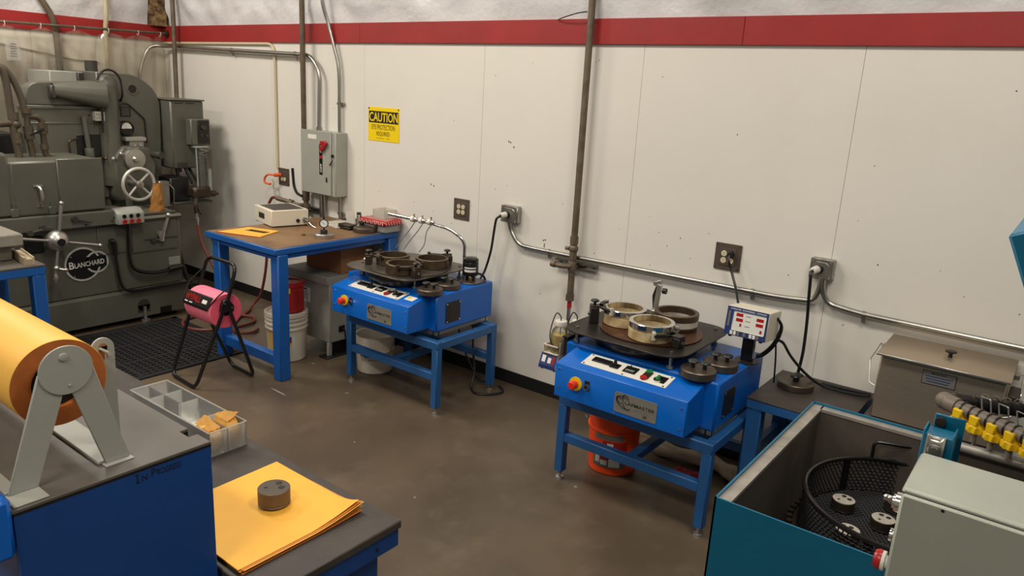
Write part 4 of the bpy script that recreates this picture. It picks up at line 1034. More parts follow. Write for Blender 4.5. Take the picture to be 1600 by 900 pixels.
m.build('flap_seam', 'paper_end', t, smooth=0)

def pail(name, c, r0, r1, h, m_, label, cat, lidm=None, inner=None, ribs=3):
    t = thing(name, (c[0], c[1], c[2] if len(c) > 2 else 0), label, cat)
    c = (c[0], c[1], c[2] if len(c) > 2 else .0)
    pr = [(0, 0), (r0-.006, 0), (r0, .006)]
    for k in range(ribs):
        z = h-.11+.036*k; r = r0+(r1-r0)*z/h
        pr += [(r, z-.010), (r+.009, z-.006), (r+.009, z+.004), (r+.001, z+.008)]
    pr += [(r1, h-.004), (r1+.004, h)]
    if lidm: pr += [(r1-.002, h)]
    else: pr += [(r1-.003, h), (r0-.004, .012), (0, .012)]
    MB().lathe(pr, c, seg=40).build('bucket_body', m_, t)
    if lidm:
        MB().lathe([(r1+.006, h-.02), (r1+.010, h-.018), (r1+.010, h+.008), (r1+.002, h+.012), (r1-.014, h+.012), (r1-.020, h+.004), (0, h+.004)], c, seg=40).build('bucket_lid', lidm, t)
    return t
def wrap(cx, cy, r, a0, a1, z0, z1, n=10, dr=.0015, tap=0.):
    return MB().grid(n, 2, lambda u, v: (cx+(r+dr+tap*(z0+(z1-z0)*v))*math.cos(a0+(a1-a0)*u), cy+(r+dr+tap*(z0+(z1-z0)*v))*math.sin(a0+(a1-a0)*u), z0+(z1-z0)*v))
b1x, b1y = -2.775, -.80
t = pail('plastic_bucket', (b1x, b1y), .142, .152, .365, 'bucket_white', 'white lidded bucket with hazard label behind workbench leg', 'bucket', 'bucket_white')
D = math.radians
tap = .010/.365
for nm_, m_, a, b_, z0, z1 in (('red_label', 'red_plastic', -42, -12, .155, .178), ('yellow_label', 'yellow', -42, -12, .132, .155), ('blue_label', 'label_blue', -42, -12, .178, .202), ('white_label', 'label_white', -22, -12, .110, .203), ('orange_label', 'paper_orange', -95, -62, .10, .25)):
    dr = .0024 if nm_ == 'white_label' else .0012
    wrap(b1x, b1y, .142, D(a), D(b_), z0, z1, dr=dr, tap=tap).build(nm_, m_, t)
t = pail('red_pail', (b1x+.03, b1y+.02, .378), .100, .098, .215, 'red_plastic', 'red plastic container standing on lid of white bucket', 'container', 'red_plastic', ribs=0)
wrap(b1x+.03, b1y+.02, .100, D(-60), D(-36), .53, .585, dr=.002).build('yellow_label', 'yellow', t)
m = MB()
wrap(b1x+.03, b1y+.02, .100, D(-14), D(2), .45, .55, dr=.0015).build('moulded_panel', 'red_paint', t)
b2x, b2y = -2.115, -.50
t = pail('plastic_bucket', (b2x, b2y), .128, .142, .280, 'bucket_white', 'open white bucket with blue label under left lapping machine', 'bucket', ribs=1)
tap2 = .014/.280
wrap(b2x, b2y, .128, D(-92), D(-32), .130, .180, dr=.0012, tap=tap2).build('blue_label', 'label_navy', t)
m = MB()
for k in range(3):
    a = D(-84+8*k); m.tube([(b2x+(.1305+tap2*.16)*math.cos(a+.045*math.cos(q)), b2y+(.1305+tap2*.16)*math.sin(a+.045*math.cos(q)), .16+.014*math.sin(q)) for q in [2*PI*i/12 for i in range(12)]], .0018, 4, closed=True)
m.build('label_rings', 'label_white', t)
for z0, z1, a, b_ in ((.163, .172, -62, -40), (.145, .150, -62, -36)): wrap(b2x, b2y, .128, D(a), D(b_), z0, z1, dr=.0022, tap=tap2).build('label_print', 'label_white', t)
for z0, z1, a, b_ in ((.117, .121, -92, -50), (.105, .108, -90, -60)): wrap(b2x, b2y, .128, D(a), D(b_), z0, z1, dr=.0012, tap=tap2).build('small_print', 'ink_grey', t)
MB().tube([(b2x+.150*math.cos(a), b2y+.150*math.sin(a), .235-.12*math.sin((a-D(-120))/D(150)*PI)) for a in [D(-120+150*k/14) for k in range(15)]], .003, 6).build('wire_bail', 'zinc', t)
MB().lathe([(0, .03), (.124, .03), (.126, .034), (0, .034)], (b2x, b2y, 0), seg=30).build('dried_slurry', 'bucket_inside', t)
b3x, b3y = -.022, -.575
t = pail('orange_bucket', (b3x, b3y), .135, .150, .37, 'orange_bucket', 'bright orange bucket under right lapping machine', 'bucket', ribs=1)
tap3 = .015/.37
wrap(b3x, b3y, .135, D(-108), D(-40), .215, .262, dr=.0012, tap=tap3).build('grey_band', 'ink_grey', t)
wrap(b3x, b3y, .135, D(-86), D(-30), .155, .21, dr=.0022, tap=tap3).build('red_label', 'red_plastic', t)
wrap(b3x, b3y, .135, D(-76), D(-62), .165, .20, dr=.0032, tap=tap3).build('white_label', 'label_white', t)
wrap(b3x, b3y, .135, D(-110), D(-30), .045, .125, dr=.0012, tap=tap3).build('grey_band', 'ink_grey', t)
for a, b_, z0, z1 in ((-104, -92, .07, .118), (-90, -74, .062, .092), (-70, -44, .055, .105)): wrap(b3x, b3y, .135, D(a), D(b_), z0, z1, dr=.0024, tap=tap3).build('white_label', 'label_white', t)
wrap(b3x, b3y, .135, D(-91), D(-72), .092, .118, dr=.0030, tap=tap3).build('red_label', 'red_plastic', t)
MB().tube([(b3x-.148, b3y-.04, .335), (b3x-.165, b3y-.05, .32), (b3x-.172, b3y-.05, .29), (b3x-.155, b3y-.06, .27)], .003, 6, smooth=4).build('wire_bail', 'zinc', t)

t = thing('cloth_rag', (.36, -.40, 0), 'crumpled pink-red rag on floor under right machine stand', 'rag')
MB().grid(18, 12, lambda u, v: (.28+.17*u+.01*math.sin(v*7), -.47+.13*v+.015*math.sin(u*9), .004+max(0, (.030+.035*noise.noise(Vector((u*4, v*4, 2)))))*math.sin(u*PI)**.5*math.sin(v*PI)**.5)).build('rag_cloth', 'rag_pink', t)
t = thing('canvas_hose', (.3, -.2, 0), 'tan dusty bundled tubing along floor under right machine', 'hose')
MB().tube([(-.10, -.22, .06), (.04, -.27, .065), (.21, -.26, .05), (.43, -.22, .052), (.58, -.27, .05), (.76, -.22, .05), (1.0, -.14, .05)], lambda q: .042+.008*math.sin(q*30), 10, smooth=5).build('hose_bundle', 'hose_canvas', t)
t = thing('floor_cable', (.6, -.3, 0), 'black cable looping on floor behind right machine stand', 'cable')
MB().tube([(.70, -.05, .30), (.62, -.15, .12), (.55, -.28, .012), (.66, -.36, .012), (.80, -.33, .012), (.95, -.22, .012), (1.1, -.12, .05)], .009, 7, smooth=5).build('cable_run', 'black_plastic', t)
t = thing('floor_cable', (-1.3, -.2, 0), 'black cables looping on floor at right rear leg of left machine stand', 'cable')
MB().tube([(-1.38, -.25, .50), (-1.40, -.22, .30), (-1.36, -.24, .12), (-1.33, -.30, .012), (-1.24, -.34, .010), (-1.16, -.27, .010), (-1.14, -.18, .010), (-1.22, -.12, .010)], .008, 7, smooth=5).build('cable_run', 'black_plastic', t)
MB().tube([(-1.52, -.22, .50), (-1.55, -.20, .35), (-1.47, -.18, .16), (-1.38, -.16, .03), (-1.30, -.10, .012)], .007, 7, smooth=5).build('cable_run', 'black_plastic', t)

# ================================================================== LAPPING MACHINES
def stand(xc, yc, label, gap_hi):
    t = thing('machine_stand', (xc, yc, 0), label, 'stand', 'blue square-tube machine stands')
    W, Dp, H = .438, .305, .498
    L = .0255
    for sx in (-1, 1):
        for sy in (-1, 1):
            x, y = xc+sx*(W-L), yc+sy*(Dp-L)
            B(x-L, x+L, y-L, y+L, .045, H-.05, .005).build('leg', 'blue_paint', t)
            MB().cyl((x, y, .012), (x, y, .05), .009, seg=10).lathe([(0, 0), (.024, 0), (.022, .010), (.010, .016), (0, .016)], (x, y, 0), seg=18).build('levelling_foot', 'steel', t)
    for sy in (-1, 1):
        y = yc+sy*(Dp-L); B(xc-W, xc+W, y-L, y+L, H-.056, H, .005).build('top_rail', 'blue_paint', t)
        B(xc-W+2*L-.004, xc+W-2*L+.004, y-L*.9, y+L*.9, .231, .282, .004).build('lower_rail', 'blue_paint', t)
    for sx in (-1, 1):
        x = xc+sx*(W-L); B(x-L, x+L, yc-Dp+2*L-.004, yc+Dp-2*L+.004, H-.056, H-.001, .005).build('top_rail', 'blue_paint', t)
    B(xc-.025, xc+.025, yc-Dp+2*L-.004, yc+Dp-2*L+.004, .233, .280, .004).build('cross_rail', 'blue_paint', t)
    return t
stand(-1.648, -.495, 'blue square-tube stand standing over open white bucket with blue label', 0)
stand(.248, -.625, 'blue square-tube stand standing over bright orange bucket', 1)

def frame_slope(ya, za, yb, zb):
    u = Vector((0, yb-ya, zb-za)).normalized(); n = Vector((1, 0, 0)).cross(u)
    return u, n
def lapper(xr, yf, depth, plate, platec, plates, left, label):
    t = thing('lapping_machine', (xr-.43, yf+.28, .5), label, 'machine', 'blue tabletop lapping machines')
    xl = xr-.865; yb = yf+depth; z0, z1 = .512, .782
    B(xl, xr, yf, yb, z0+.02, z1, .010).build('housing', 'lapper_blue', t)
    B(xl+.02, xr-.02, yf+.02, yb-.02, .502, z0+.022).build('base_pan', 'plaque', t, smooth=0)
    for x in (xl+.05, xr-.045):
        for y in (yf+.045, yb-.045): MB().cyl((x, y, .4985), (x, y, .53), .026, seg=14).build('rubber_foot', 'black_rubber', t)
    # control box
    bl, br = xr-.065-.733, xr-.065
    ya, yb2 = yf-.193, yf+.01
    za, zb2 = .728, .770
    cb = MB().prism([(ya, .548), (yb2, .548), (yb2, zb2), (ya, za)], 'x', bl, br, .004).build('control_box', 'lapper_blue', t)
    u, n = frame_slope(ya, za, yb2, zb2)
    FS = -.12 if left == 'L' else -.07
    def sl(px, f, h=0.):
        f += FS if f < .88 else 0
        return Vector((px, ya, za))+u*((Vector((0, yb2, zb2))-Vector((0, ya, za))).length*f)+n*h
    Rm = Matrix((Vector((1, 0, 0)), u, n)).transposed()
    p = MB().cbox(sl(bl+.353, .61, .0012), .475, .112, .003, .001, Rm).build('control_panel', 'white_plastic', t)
    m = MB()
    for dx in (.13, .353, .575):
        for f in (.38, .83): m.cyl(sl(bl+dx, f, .002), sl(bl+dx, f, .0042), .005, seg=8)
    m.parts('panel_screw', 'dark_brown_metal', p)
    MB().cbox(sl(bl+.205, .66, .005), .105, .042, .009, .002, Rm).build('timer_display', 'black_plastic', p)
    MB().cbox(sl(bl+.285, .62, .004), .05, .045, .006, .002, Rm).cyl(sl(bl+.283, .64, .004), sl(bl+.283, .66, .03), .010, .008).build('toggle_switch', 'black_plastic', p)
    sg = MB().cbox(sl(bl+.372, .64, .004), .07, .06, .007, .002, Rm).build('speed_control', 'black_plastic', p)
    m = MB()
    for k in range(4): m.tube([sl(bl+.352+.012*k, .55, .0082), sl(bl+.358+.012*k, .62, .0082)], .0018, 4)
    m.build('dial_marks', 'label_white', sg)
    MB().cbox(sl(bl+.462, .62, .005), .040, .066, .010, .004, Rm).build('button_bezel', 'dark_brown_metal', p)
    MB().cyl(sl(bl+.462, .46, .006), sl(bl+.462, .46, .014), .017, seg=18).build('stop_button', 'red_paint_glossy', p)
    MB().cyl(sl(bl+.462, .76, .006), sl(bl+.462, .76, .014), .017, seg=18).build('start_button', 'green_button' if left == 'R' else 'white_plastic', p)
    MB().cbox(sl(bl+.545, .62, .003), .045, .06, .004, .001, Rm).build('selector_plate', 'black_plastic', p)
    MB().cyl(sl(bl+.53, .55, .004), sl(bl+.53, .55, .012), .022, seg=18).build('selector_ring', 'chrome', p)
    MB().cbox(sl(bl+.53, .56, .018), .014, .036, .016, .003, Rm).build('selector_knob', 'green_button' if left == 'R' else 'black_plastic', p)
    if left == 'L':
        MB().cbox(sl(bl+.655, .62, .0008), .075, .055, .0012, 0, Rm).build('warning_sticker', 'label_white', t, smooth=0)
        MB().cbox(sl(bl+.640, .64, .0016), .022, .030, .001, 0, Rm).build('yellow_mark', 'yellow', t, smooth=0)
    m = MB()
    for f in (.9,):
        for dx in (.03, .367, .70): m.cyl(sl(bl+dx, f, 0), sl(bl+dx, f, .0025), .005, seg=8)
    for dx, z in ((.025, .70), (.025, .60), (.708, .69), (.708, .588), (.36, .558)): m.cyl((bl+dx, ya, z), (bl+dx, ya-.0028, z), .005, seg=8)
    m.parts('cover_screw', 'chrome', t)
    # stop switch, push button
    es = MB().cyl((bl+.131, ya, .648), (bl+.131, ya-.006, .648), .036, seg=32).build('stop_plate', 'yellow', t)
    MB().cyl((bl+.131, ya-.005, .648), (bl+.131, ya-.026, .648), .017, seg=16).lathe([(.018, 0), (.022, .004), (.022, .022), (.018, .026), (0, .027)], (bl+.131, ya-.022, .648), (0, -1, 0), seg=20).build('stop_button', 'red_button', es)
    pbt = MB().box(bl+.182, bl+.210, ya-.004, ya, .632, .682, .002).build('button_plate', 'black_plastic', t)
    MB().lathe([(.010, 0), (.015, 0), (.015, .008), (.010, .008)], (bl+.196, ya-.003, .648), (0, -1, 0), seg=18, closed=True).build('button_ring', 'chrome', pbt)
    MB().cyl((bl+.196, ya-.003, .648), (bl+.196, ya-.010, .648), .010, seg=16).build('button_cap', 'black_plastic', pbt)
    # plaque with logo and name
    qx0, qx1, qz0, qz1 = bl+.357, bl+.587, .572, .676
    pq = MB().prism([(qx0+.006, qz0), (qx1-.006, qz0), (qx1, qz0+.006), (qx1, qz1-.006), (qx1-.006, qz1), (qx0+.006, qz1), (qx0, qz1-.006), (qx0, qz0+.006)], 'y', ya-.0022, ya).build('name_plaque', 'plaque', t, smooth=0)
    m = MB(); yy = ya-.0028
    def ell(cx, cz, a, b_, r0, th0=0, th1=2*PI, n_=28, tilt=-.45, rad=.0022):
        P = []
        for k in range(n_+1):
            q = th0+(th1-th0)*k/n_; ex, ez = a*math.cos(q), b_*math.sin(q)
            P.append((cx+ex*math.cos(tilt)-ez*math.sin(tilt), yy, cz+ex*math.sin(tilt)+ez*math.cos(tilt)))
        m.tube(P, lambda s_: rad*(.45+.8*math.sin(s_*PI)), 5)
    ell(qx0+.053, qz0+.058, .044, .026, 0, D(60), D(345))
    ell(qx0+.032, qz0+.066, .018, .013, 0, 0, D(360), 20)
    ell(qx0+.062, qz0+.082, .018, .013, 0, D(30), D(270), 20, -.7)
    ell(qx0+.070, qz0+.042, .020, .012, 0, D(170), D(380), 20)
    m.build('logo_rings', 'ink', pq)
    m = MB(); letter(m, 'LAPMASTER', (qx0+.060, ya-.0028, qz0+.050), (1, 0, 0), (0, 0, 1), .160, .0165, .012)
    letter(m, '20', (qx0+.160, ya-.0028, qz0+.010), (1, 0, 0), (0, 0, 1), .021, .014, .02)
    m.build('lettering', 'ink', pq, smooth=0)
    m = MB()
    for k, (a, b_) in enumerate(((.115, .222), (.105, .19), (.105, .215))): m.box(qx0+a, qx0+b_, ya-.0026, ya-.0021, qz0+.042-.007*k, qz0+.0445-.007*k)
    m.box(qx0+.012, qx0+.09, ya-.0026, ya-.0021, qz0+.023, qz0+.025)
    m.build('small_print', 'ink_grey', pq, smooth=0)
    # vent plate on the right side
    vy = yf+.085
    vp = B(xr-.001, xr+.004, vy, vy+.14, z0+.065, z0+.205, .002).build('vent_plate', 'black_plate', t)
    m = MB()
    for y in (vy+.010, vy+.13):
        for z in (z0+.075, z0+.195): m.cyl((xr+.003, y, z), (xr+.007, y, z), .005, seg=8)
    m.parts('vent_screw', 'chrome', vp)
    m = MB()
    for k in range(4): m.cyl((xr+.003, vy+.03, z0+.085+.028*k), (xr+.0048, vy+.03, z0+.085+.028*k), .006, seg=8)
    m.parts('vent_hole', 'ink', vp)
    # deck plate, bowl, lap
    px, py_ = platec
    h2 = plates/2; rad = .13
    poly = []
    for cx_, cy_, a0_ in ((h2-rad, -h2+rad, -90), (h2-rad, h2-rad, 0), (-h2+rad, h2-rad, 90), (-h2+rad, -h2+rad, 180)):
        for k in range(9):
            a = D(a0_+90*k/8); poly.append((px+cx_+rad*math.cos(a), py_+cy_+rad*math.sin(a)))
    MB().prism(poly, 'z', .856, .864, .001).build('deck_plate', plate, t)
    MB().lathe([(0, 0), (.275, 0), (.29, .045), (.285, .072), (0, .072)], (px, py_, .783), seg=48).build('slurry_bowl', 'black_metal', t)
    for sx in (-1, 1):
        for sy in (-1, 1):
            x, y = px+sx*(h2-.075), py_+sy*(h2-.075)
            x = min(max(x, xl+.03), xr-.03); y = min(max(y, yf+.02), yb-.02)
            MB().cyl((x, y, .782), (x, y, .872), .009, seg=10).cyl((x, y, .784), (x, y, .80), .018, seg=6).cyl((x, y, .84), (x, y, .856), .016, seg=6).build('support_bolt', 'zinc', t)
    return t, (xl, xr, yf, yb), Vector((px, py_, .864))

def yoke(t, base, ringc, r, z, mtl, h=.075, knob=True):
    """block on the deck with a curved fork holding a ring"""
    b_ = Vector((base[0], base[1], .864)); rc_ = Vector((ringc[0], ringc[1], 0))
    d = (rc_-Vector((b_.x, b_.y, 0))).normalized(); s = Vector((-d.y, d.x, 0))
    Rm = Matrix((d, s, Vector((0, 0, 1)))).transposed()
    y = MB().cbox(b_+Vector((0, 0, h/2)), .05, .055, h, .004, Rm).build('yoke_block', mtl, t)
    a0 = math.atan2(-d.y, -d.x)
    P = [Vector((rc_.x+(r+.014)*math.cos(a0+q), rc_.y+(r+.014)*math.sin(a0+q), .864+h+.004)) for q in [D(-48+96*k/12) for k in range(13)]]
    m = MB()
    for A, C in zip(P, P[1:]):
        tt = (C-A).normalized(); m.cbox((A+C)/2, (C-A).length*1.05, .022, .012, 0, Matrix((tt, Vector((-tt.y, tt.x, 0)), Vector((0, 0, 1)))).transposed())
    m.cbox((b_+P[6])/2+Vector((0, 0, (h+.008)*.5)) if False else Vector(((b_.x+P[6].x)/2, (b_.y+P[6].y)/2, .864+h+.004)), (Vector((b_.x, b_.y, 0))-Vector((P[6].x, P[6].y, 0))).length+.05, .05, .012, .002, Rm)
    m.build('yoke_arm', mtl, t)
    for k in (0, 12):
        MB().cyl(P[k]-Vector((0, 0, .022)), P[k]+Vector((0, 0, .016)), .011, seg=12).build('roller', 'dirty_white' if mtl == 'black_plate' else 'dark_brown_metal', t)
    if knob:
        c = b_+Vector((0, 0, h+.010))
        MB().lathe([(.008, 0), (.008, .014), (.022, .018), (.024, .024), (.018, .030), (0, .031)], c, seg=16).build('yoke_knob', 'black_plastic', t)
    MB().cyl(b_-d*.026+Vector((0, 0, h*.55)), b_-d*.034+Vector((0, 0, h*.55)), .010, seg=6).build('yoke_bolt', 'zinc', y)

def ring(cx, cy, z, bands, label, grp, r=.118, wall=.020):
    t = thing('conditioning_ring', (cx, cy, z), label, 'ring', grp)
    zz = z
    for k, (h, m_, rr, wl_) in enumerate(bands):
        MB().lathe([(rr-wl_, 0), (rr-.002, 0), (rr, .002), (rr, h-.002), (rr-.002, h), (rr-wl_, h)], (cx, cy, zz), seg=56, closed=True).build(('ring_body', 'ring_collar', 'top_collar')[k], m_, t)
        zz += h
    return t

# ---- left machine
tL, bL, pL = lapper(-1.29, -.728, .57, 'grey_plate', (-1.765, -.525), .66, 'L', 'blue lapping machine with three dark steel rings and black motor pump')
lc = (-1.70, -.573)
MB().lathe([(0, 0), (.262, 0), (.265, .004), (.265, .006), (0, .008)], (lc[0], lc[1], .864), seg=56).build('lap_plate', 'grey_plate', tL)
RL = [(-1.626, -.705, 'dark steel ring on left lapping machine, front one'), (-1.854, -.577, 'dark steel ring on left lapping machine, nearest the yoke block at left'), (-1.613, -.440, 'dark steel ring on left lapping machine, rear right one near chrome pipe')]
for x, y, lb in RL: ring(x, y, .8725, [(.062, 'ring_rust', .115, .019)], lb, 'steel rings on the left lapping machine')
yoke(tL, (-1.478, -.735), RL[0], .115, .93, 'dark_brown_metal', .062)
yoke(tL, (-1.965, -.70), RL[1], .115, .93, 'dark_brown_metal', .062)
yoke(tL, (-1.63, -.27), RL[2], .115, .93, 'dark_brown_metal', .062)
# chrome slurry pipe with three drip lines
sp = MB().tube([(-1.475, -.262, .782), (-1.475, -.262, 1.03), (-1.505, -.275, 1.075), (-1.60, -.30, 1.125), (-1.80, -.345, 1.150), (-2.10, -.39, 1.165)], .0115, 10, fil=.07).build('slurry_pipe', 'chrome', tL)
for k, (x, y) in enumerate(((-1.875, -.358), (-1.805, -.346), (-1.735, -.332))):
    z = 1.155-.002*k
    MB().cyl((x-.024, y-.003, z), (x-.002, y, z), .021, seg=14).build('drip_valve', 'white_plastic', sp)
    MB().sphere((x+.014, y, z), .020).cyl((x, y, z), (x, y, z+.038), .006, seg=8).build('drip_valve', 'chrome', sp)
for k, (x, y, ex, ey) in enumerate(((-1.875, -.36, -1.96, -.45), (-1.805, -.35, -1.89, -.44), (-1.735, -.335, -1.76, -.42))):
    MB().tube([(x+.01, y, 1.14), (x-.02, y-.02, 1.08), (ex+.02, ey+.03, 1.0), (ex, ey, .945)], .0035, 6, smooth=5).build('drip_line', 'ink_grey', tL)
t = thing('slurry_pump', (-1.385, -.285, .7825), 'black motor pump with white label on left lapping machine corner', 'pump')
MB().prism([(-1.465, -.36), (-1.42, -.375), (-1.335, -.375), (-1.302, -.33), (-1.302, -.22), (-1.465, -.20)], 'z', .7835, .792, .002).build('pump_base', 'grey_plate', t)
MB().cyl((-1.395, -.285, .792), (-1.395, -.285, .83), .034, seg=20).build('pump_neck', 'black_plastic', t)
pb_ = MB().lathe([(0, 0), (.05, 0), (.054, .004), (.054, .085), (.05, .095), (.054, .10), (.052, .115), (.040, .125), (0, .127)], (-1.395, -.285, .828), seg=32).build('motor_body', 'black_metal', t)
for z0, z1 in ((.858, .874), (.882, .892)): MB().grid(12, 1, lambda u, v: (-1.395+.0548*math.cos(D(-100+90*u)), -.285+.0548*math.sin(D(-100+90*u)), z0+(z1-z0)*v)).build('motor_label', 'label_white', pb_)
MB().box(-1.372, -1.352, -.335, -.315, .792, .83, .003).build('pump_outlet', 'brass', t)
MB().tube([(-1.35, -.28, .85), (-1.31, -.26, .84), (-1.30, -.24, .81), (-1.33, -.21, .80)], .008, 7, smooth=4).build('pump_lead', 'black_plastic', t)
weight(-1.357, -.725, .783, .084, .036, 'round iron weight with two knobs at front corner of left lapping machine', ang_=.3, gap=.33)
weight(-1.375, -.535, .783, .084, .036, 'round iron weight with two knobs behind front weight on left lapping machine', ang_=.3, gap=.33)

# ---- right machine
tR, bR, pR = lapper(.655, -.866, .61, 'black_plate', (.115, -.575), .70, 'R', 'blue lapping machine with cream-sided rings and copper lap plate')
lc = (.14, -.585)
MB().lathe([(0, 0), (.27, 0), (.273, .004), (.273, .006), (0, .008)], (lc[0], lc[1], .864), seg=56).build('lap_plate', 'lap_copper', tR)
hB = [(.050, 'ring_cream', .117, .017), (.008, 'ring_cream', .115, .016), (.030, 'chrome', .119, .022)]
hC = [(.018, 'ring_steel', .117, .017), (.034, 'ring_white', .118, .018), (.034, 'ring_rust', .120, .022)]
RR = [(.207, -.718, 'cream ring with polished steel rim on right lapping machine, front one', hB), (-.018, -.598, 'cream ring with polished steel rim on right lapping machine, rear left one', hB), (.216, -.445, 'white ring with rusty brown rim on right lapping machine, rear one', hC)]
for x, y, lb, hb in RR: ring(x, y, .8725, hb, lb, 'rings on the right lapping machine')
yoke(tR, (.372, -.745), RR[0], .117, .93, 'black_plate', .052, knob=False)
yoke(tR, (-.150, -.70), RR[1], .117, .93, 'black_plate', .092)
# rear clamp arm
m = MB().cbox((.085, -.43, .90), .05, .05, .072, .004).cbox((.082, -.42, 1.0), .026, .020, .16, .003, Matrix.Rotation(.10, 3, 'Y')).cbox((.072, -.415, 1.085), .05, .02, .022, .003, Matrix.Rotation(-.5, 3, 'Y'))
m.build('clamp_arm', 'steel', tR)
MB().tube([(.06, -.40, .93), (.045, -.39, 1.0), (.065, -.395, 1.06)], .010, 7).cyl((.115, -.43, 1.05), (.135, -.43, 1.05), .016).build('clamp_link', 'black_plastic', tR)
MB().box(-.236, -.2105, -.855, -.62, .66, .795, .004).prism([(-.240, .795), (-.205, .795), (-.205, .802), (-.240, .802)], 'y', -.862, -.58).tube([(-.23, -.80, .806), (-.20, -.83, .806), (-.17, -.80, .82)], .004, 6).build('side_cover', 'black_plate', tR)
weight(.535, -.842, .783, .086, .040, 'round iron weight with two knobs at front corner of right lapping machine', ang_=.2, gap=.33)
weight(.572, -.655, .783, .086, .040, 'round iron weight with two knobs beside readout post on right machine', ang_=.2, gap=.33)

# readout box on a post
t = thing('readout_box', (.615, -.455, .783), 'white readout box with red displays on black post', 'instrument')
MB().cyl((.63, -.45, .7835), (.63, -.45, .7895), .062, seg=30).build('post_base', 'black_plate', t)
B(.600, .660, -.468, -.432, .789, .925, .004).build('post', 'black_metal', t)
th = -.12
mt = Matrix.Translation((.618, -.505, .918)) @ Matrix.Rotation(th, 4, 'X')
def rb(x0, x1, y0, y1, z0, z1, bev=0): return MB().box(x0, x1, y0, y1, z0, z1, bev, mt)
rb(-.108, .108, 0, .19, 0, .150, .004).build('case_body', 'cream_case', t)
fp = rb(-.106, .106, -.006, .001, .002, .148, .001).build('front_panel', 'label_navy', t)
rb(-.070, .098, -.0075, -.0055, .030, .128, .004).build('white_field', 'label_white', fp)
m = MB()
for x0, x1, z0, z1 in ((-.055, -.020, .105, .121), (-.053, -.018, .079, .095), (-.032, -.022, .055, .070), (.050, .086, .098, .114), (.050, .086, .072, .088), (.074, .085, .040, .056)): m.box(x0, x1, -.0085, -.0072, z0, z1, 0, mt)
m.parts('red_display', 'red_led', fp, smooth=0)
m = MB()
for z in (.112, .087, .060): m.box(-.005, .020, -.0082, -.0074, z-.0015, z+.0015, 0, mt)
m.parts('field_print', 'ink_grey', fp, smooth=0)
m = MB()
for x in (-.068, -.050, .032, .050): m.box(x-.007, x+.007, -.0085, -.006, .006, .026, .001, mt)
m.parts('arrow_key', 'label_white', fp, smooth=0)
m = MB().box(-.096, -.084, -.0085, -.006, .045, .125, .001, mt)
for x in (-.032, .0, .068): m.box(x-.007, x+.007, -.0085, -.006, .006, .026, .001, mt)
m.parts('grey_key', 'ink_grey', fp, smooth=0)
m = MB()
for q, st, wd in ((-.09, 'LAPMASTER', .055), (-.028, 'PROGRAMMABLE', .065), (.045, 'CONTROLLER', .05)):
    letter(m, st, mt @ Vector((q, -.0068, .1345)), mt.to_3x3() @ Vector((1, 0, 0)), mt.to_3x3() @ Vector((0, 0, 1)), wd, .0075, .01)
m.build('lettering', 'label_white', fp, smooth=0)
m = MB()
for x in (-.08, .08):
    for y in (.02, .16): m.cyl(mt @ Vector((x, y, 0)), mt @ Vector((x, y, -.009)), .009, seg=10)
m.parts('case_foot', 'black_plastic', t)
t = thing('cable_bundle', (.72, -.3, .78), 'black taped cable bundle hanging from readout box to machine', 'cable')
MB().tube([(.724, -.36, 1.02), (.745, -.34, .98), (.74, -.33, .93), (.715, -.33, .86), (.67, -.33, .80), (.64, -.33, .784)], lambda q: .006+.006*min(1, q*2.2), 8, smooth=6).tube([(.728, -.34, .90), (.735, -.335, .84), (.74, -.33, .78), (.745, -.32, .66)], .005, 6, smooth=4).build('cable_run', 'black_plastic', t)

# pump with yellow bottles hung on the left side
DRAFT.append(Matrix.Translation((.045, 0, 0)))
t = thing('dosing_pump', (-.55, -.45, .43), 'small navy dosing pump left of right lapping machine under yellow bottle', 'pump')
MB().prism([(-.53, .435), (-.38, .435), (-.38, .53), (-.50, .53), (-.53, .455)], 'x', -.655, -.535, .003).build('pump_case', 'white_plastic', t)
uu = Vector((0, .03, .075)).normalized(); nn = Vector((1, 0, 0)).cross(uu)
Rm = Matrix((Vector((1, 0, 0)), uu, nn)).transposed()
def pf(x, d, h): return Vector((x, -.53, .455))+uu*d+nn*h
fpn = MB().cbox(pf(-.595, .04, .001), .118, .078, .004, .001, Rm).box(-.654, -.536, -.534, -.529, .437, .456).build('front_panel', 'label_navy', t)
MB().cbox(pf(-.627, .042, .0035), .026, .042, .002, 0, Rm).cbox(pf(-.585, .036, .0035), .024, .034, .002, 0, Rm).build('keypad', 'label_white', fpn, smooth=0)
MB().cbox(pf(-.557, .040, .0035), .016, .050, .002, 0, Rm).build('red_key', 'red_led', fpn, smooth=0)
m = MB()
for x in (-.64, -.55):
    for y in (-.51, -.40): m.cyl((x, y, .4255), (x, y, .436), .009, seg=10)
m.parts('pump_foot', 'black_plastic', t)
MB().box(-.536, -.255, -.405, -.375, .50, .528, .002).build('support_bracket', 'grey_paint', t)
B(-.534, -.526, -.50, -.37, .50, .61, .002).build('side_plate', 'grey_paint', t)
MB().box(-.522, -.255, -.47, -.37, .588, .599, .002).build('bottle_shelf', 'grey_paint', t)
MB().box(-.64, -.534, -.515, -.385, .531, .536).box(-.640, -.634, -.515, -.385, .531, .585, .001).box(-.640, -.534, -.517, -.510, .580, .588, .001).build('bottle_tray', 'cream_case', t)
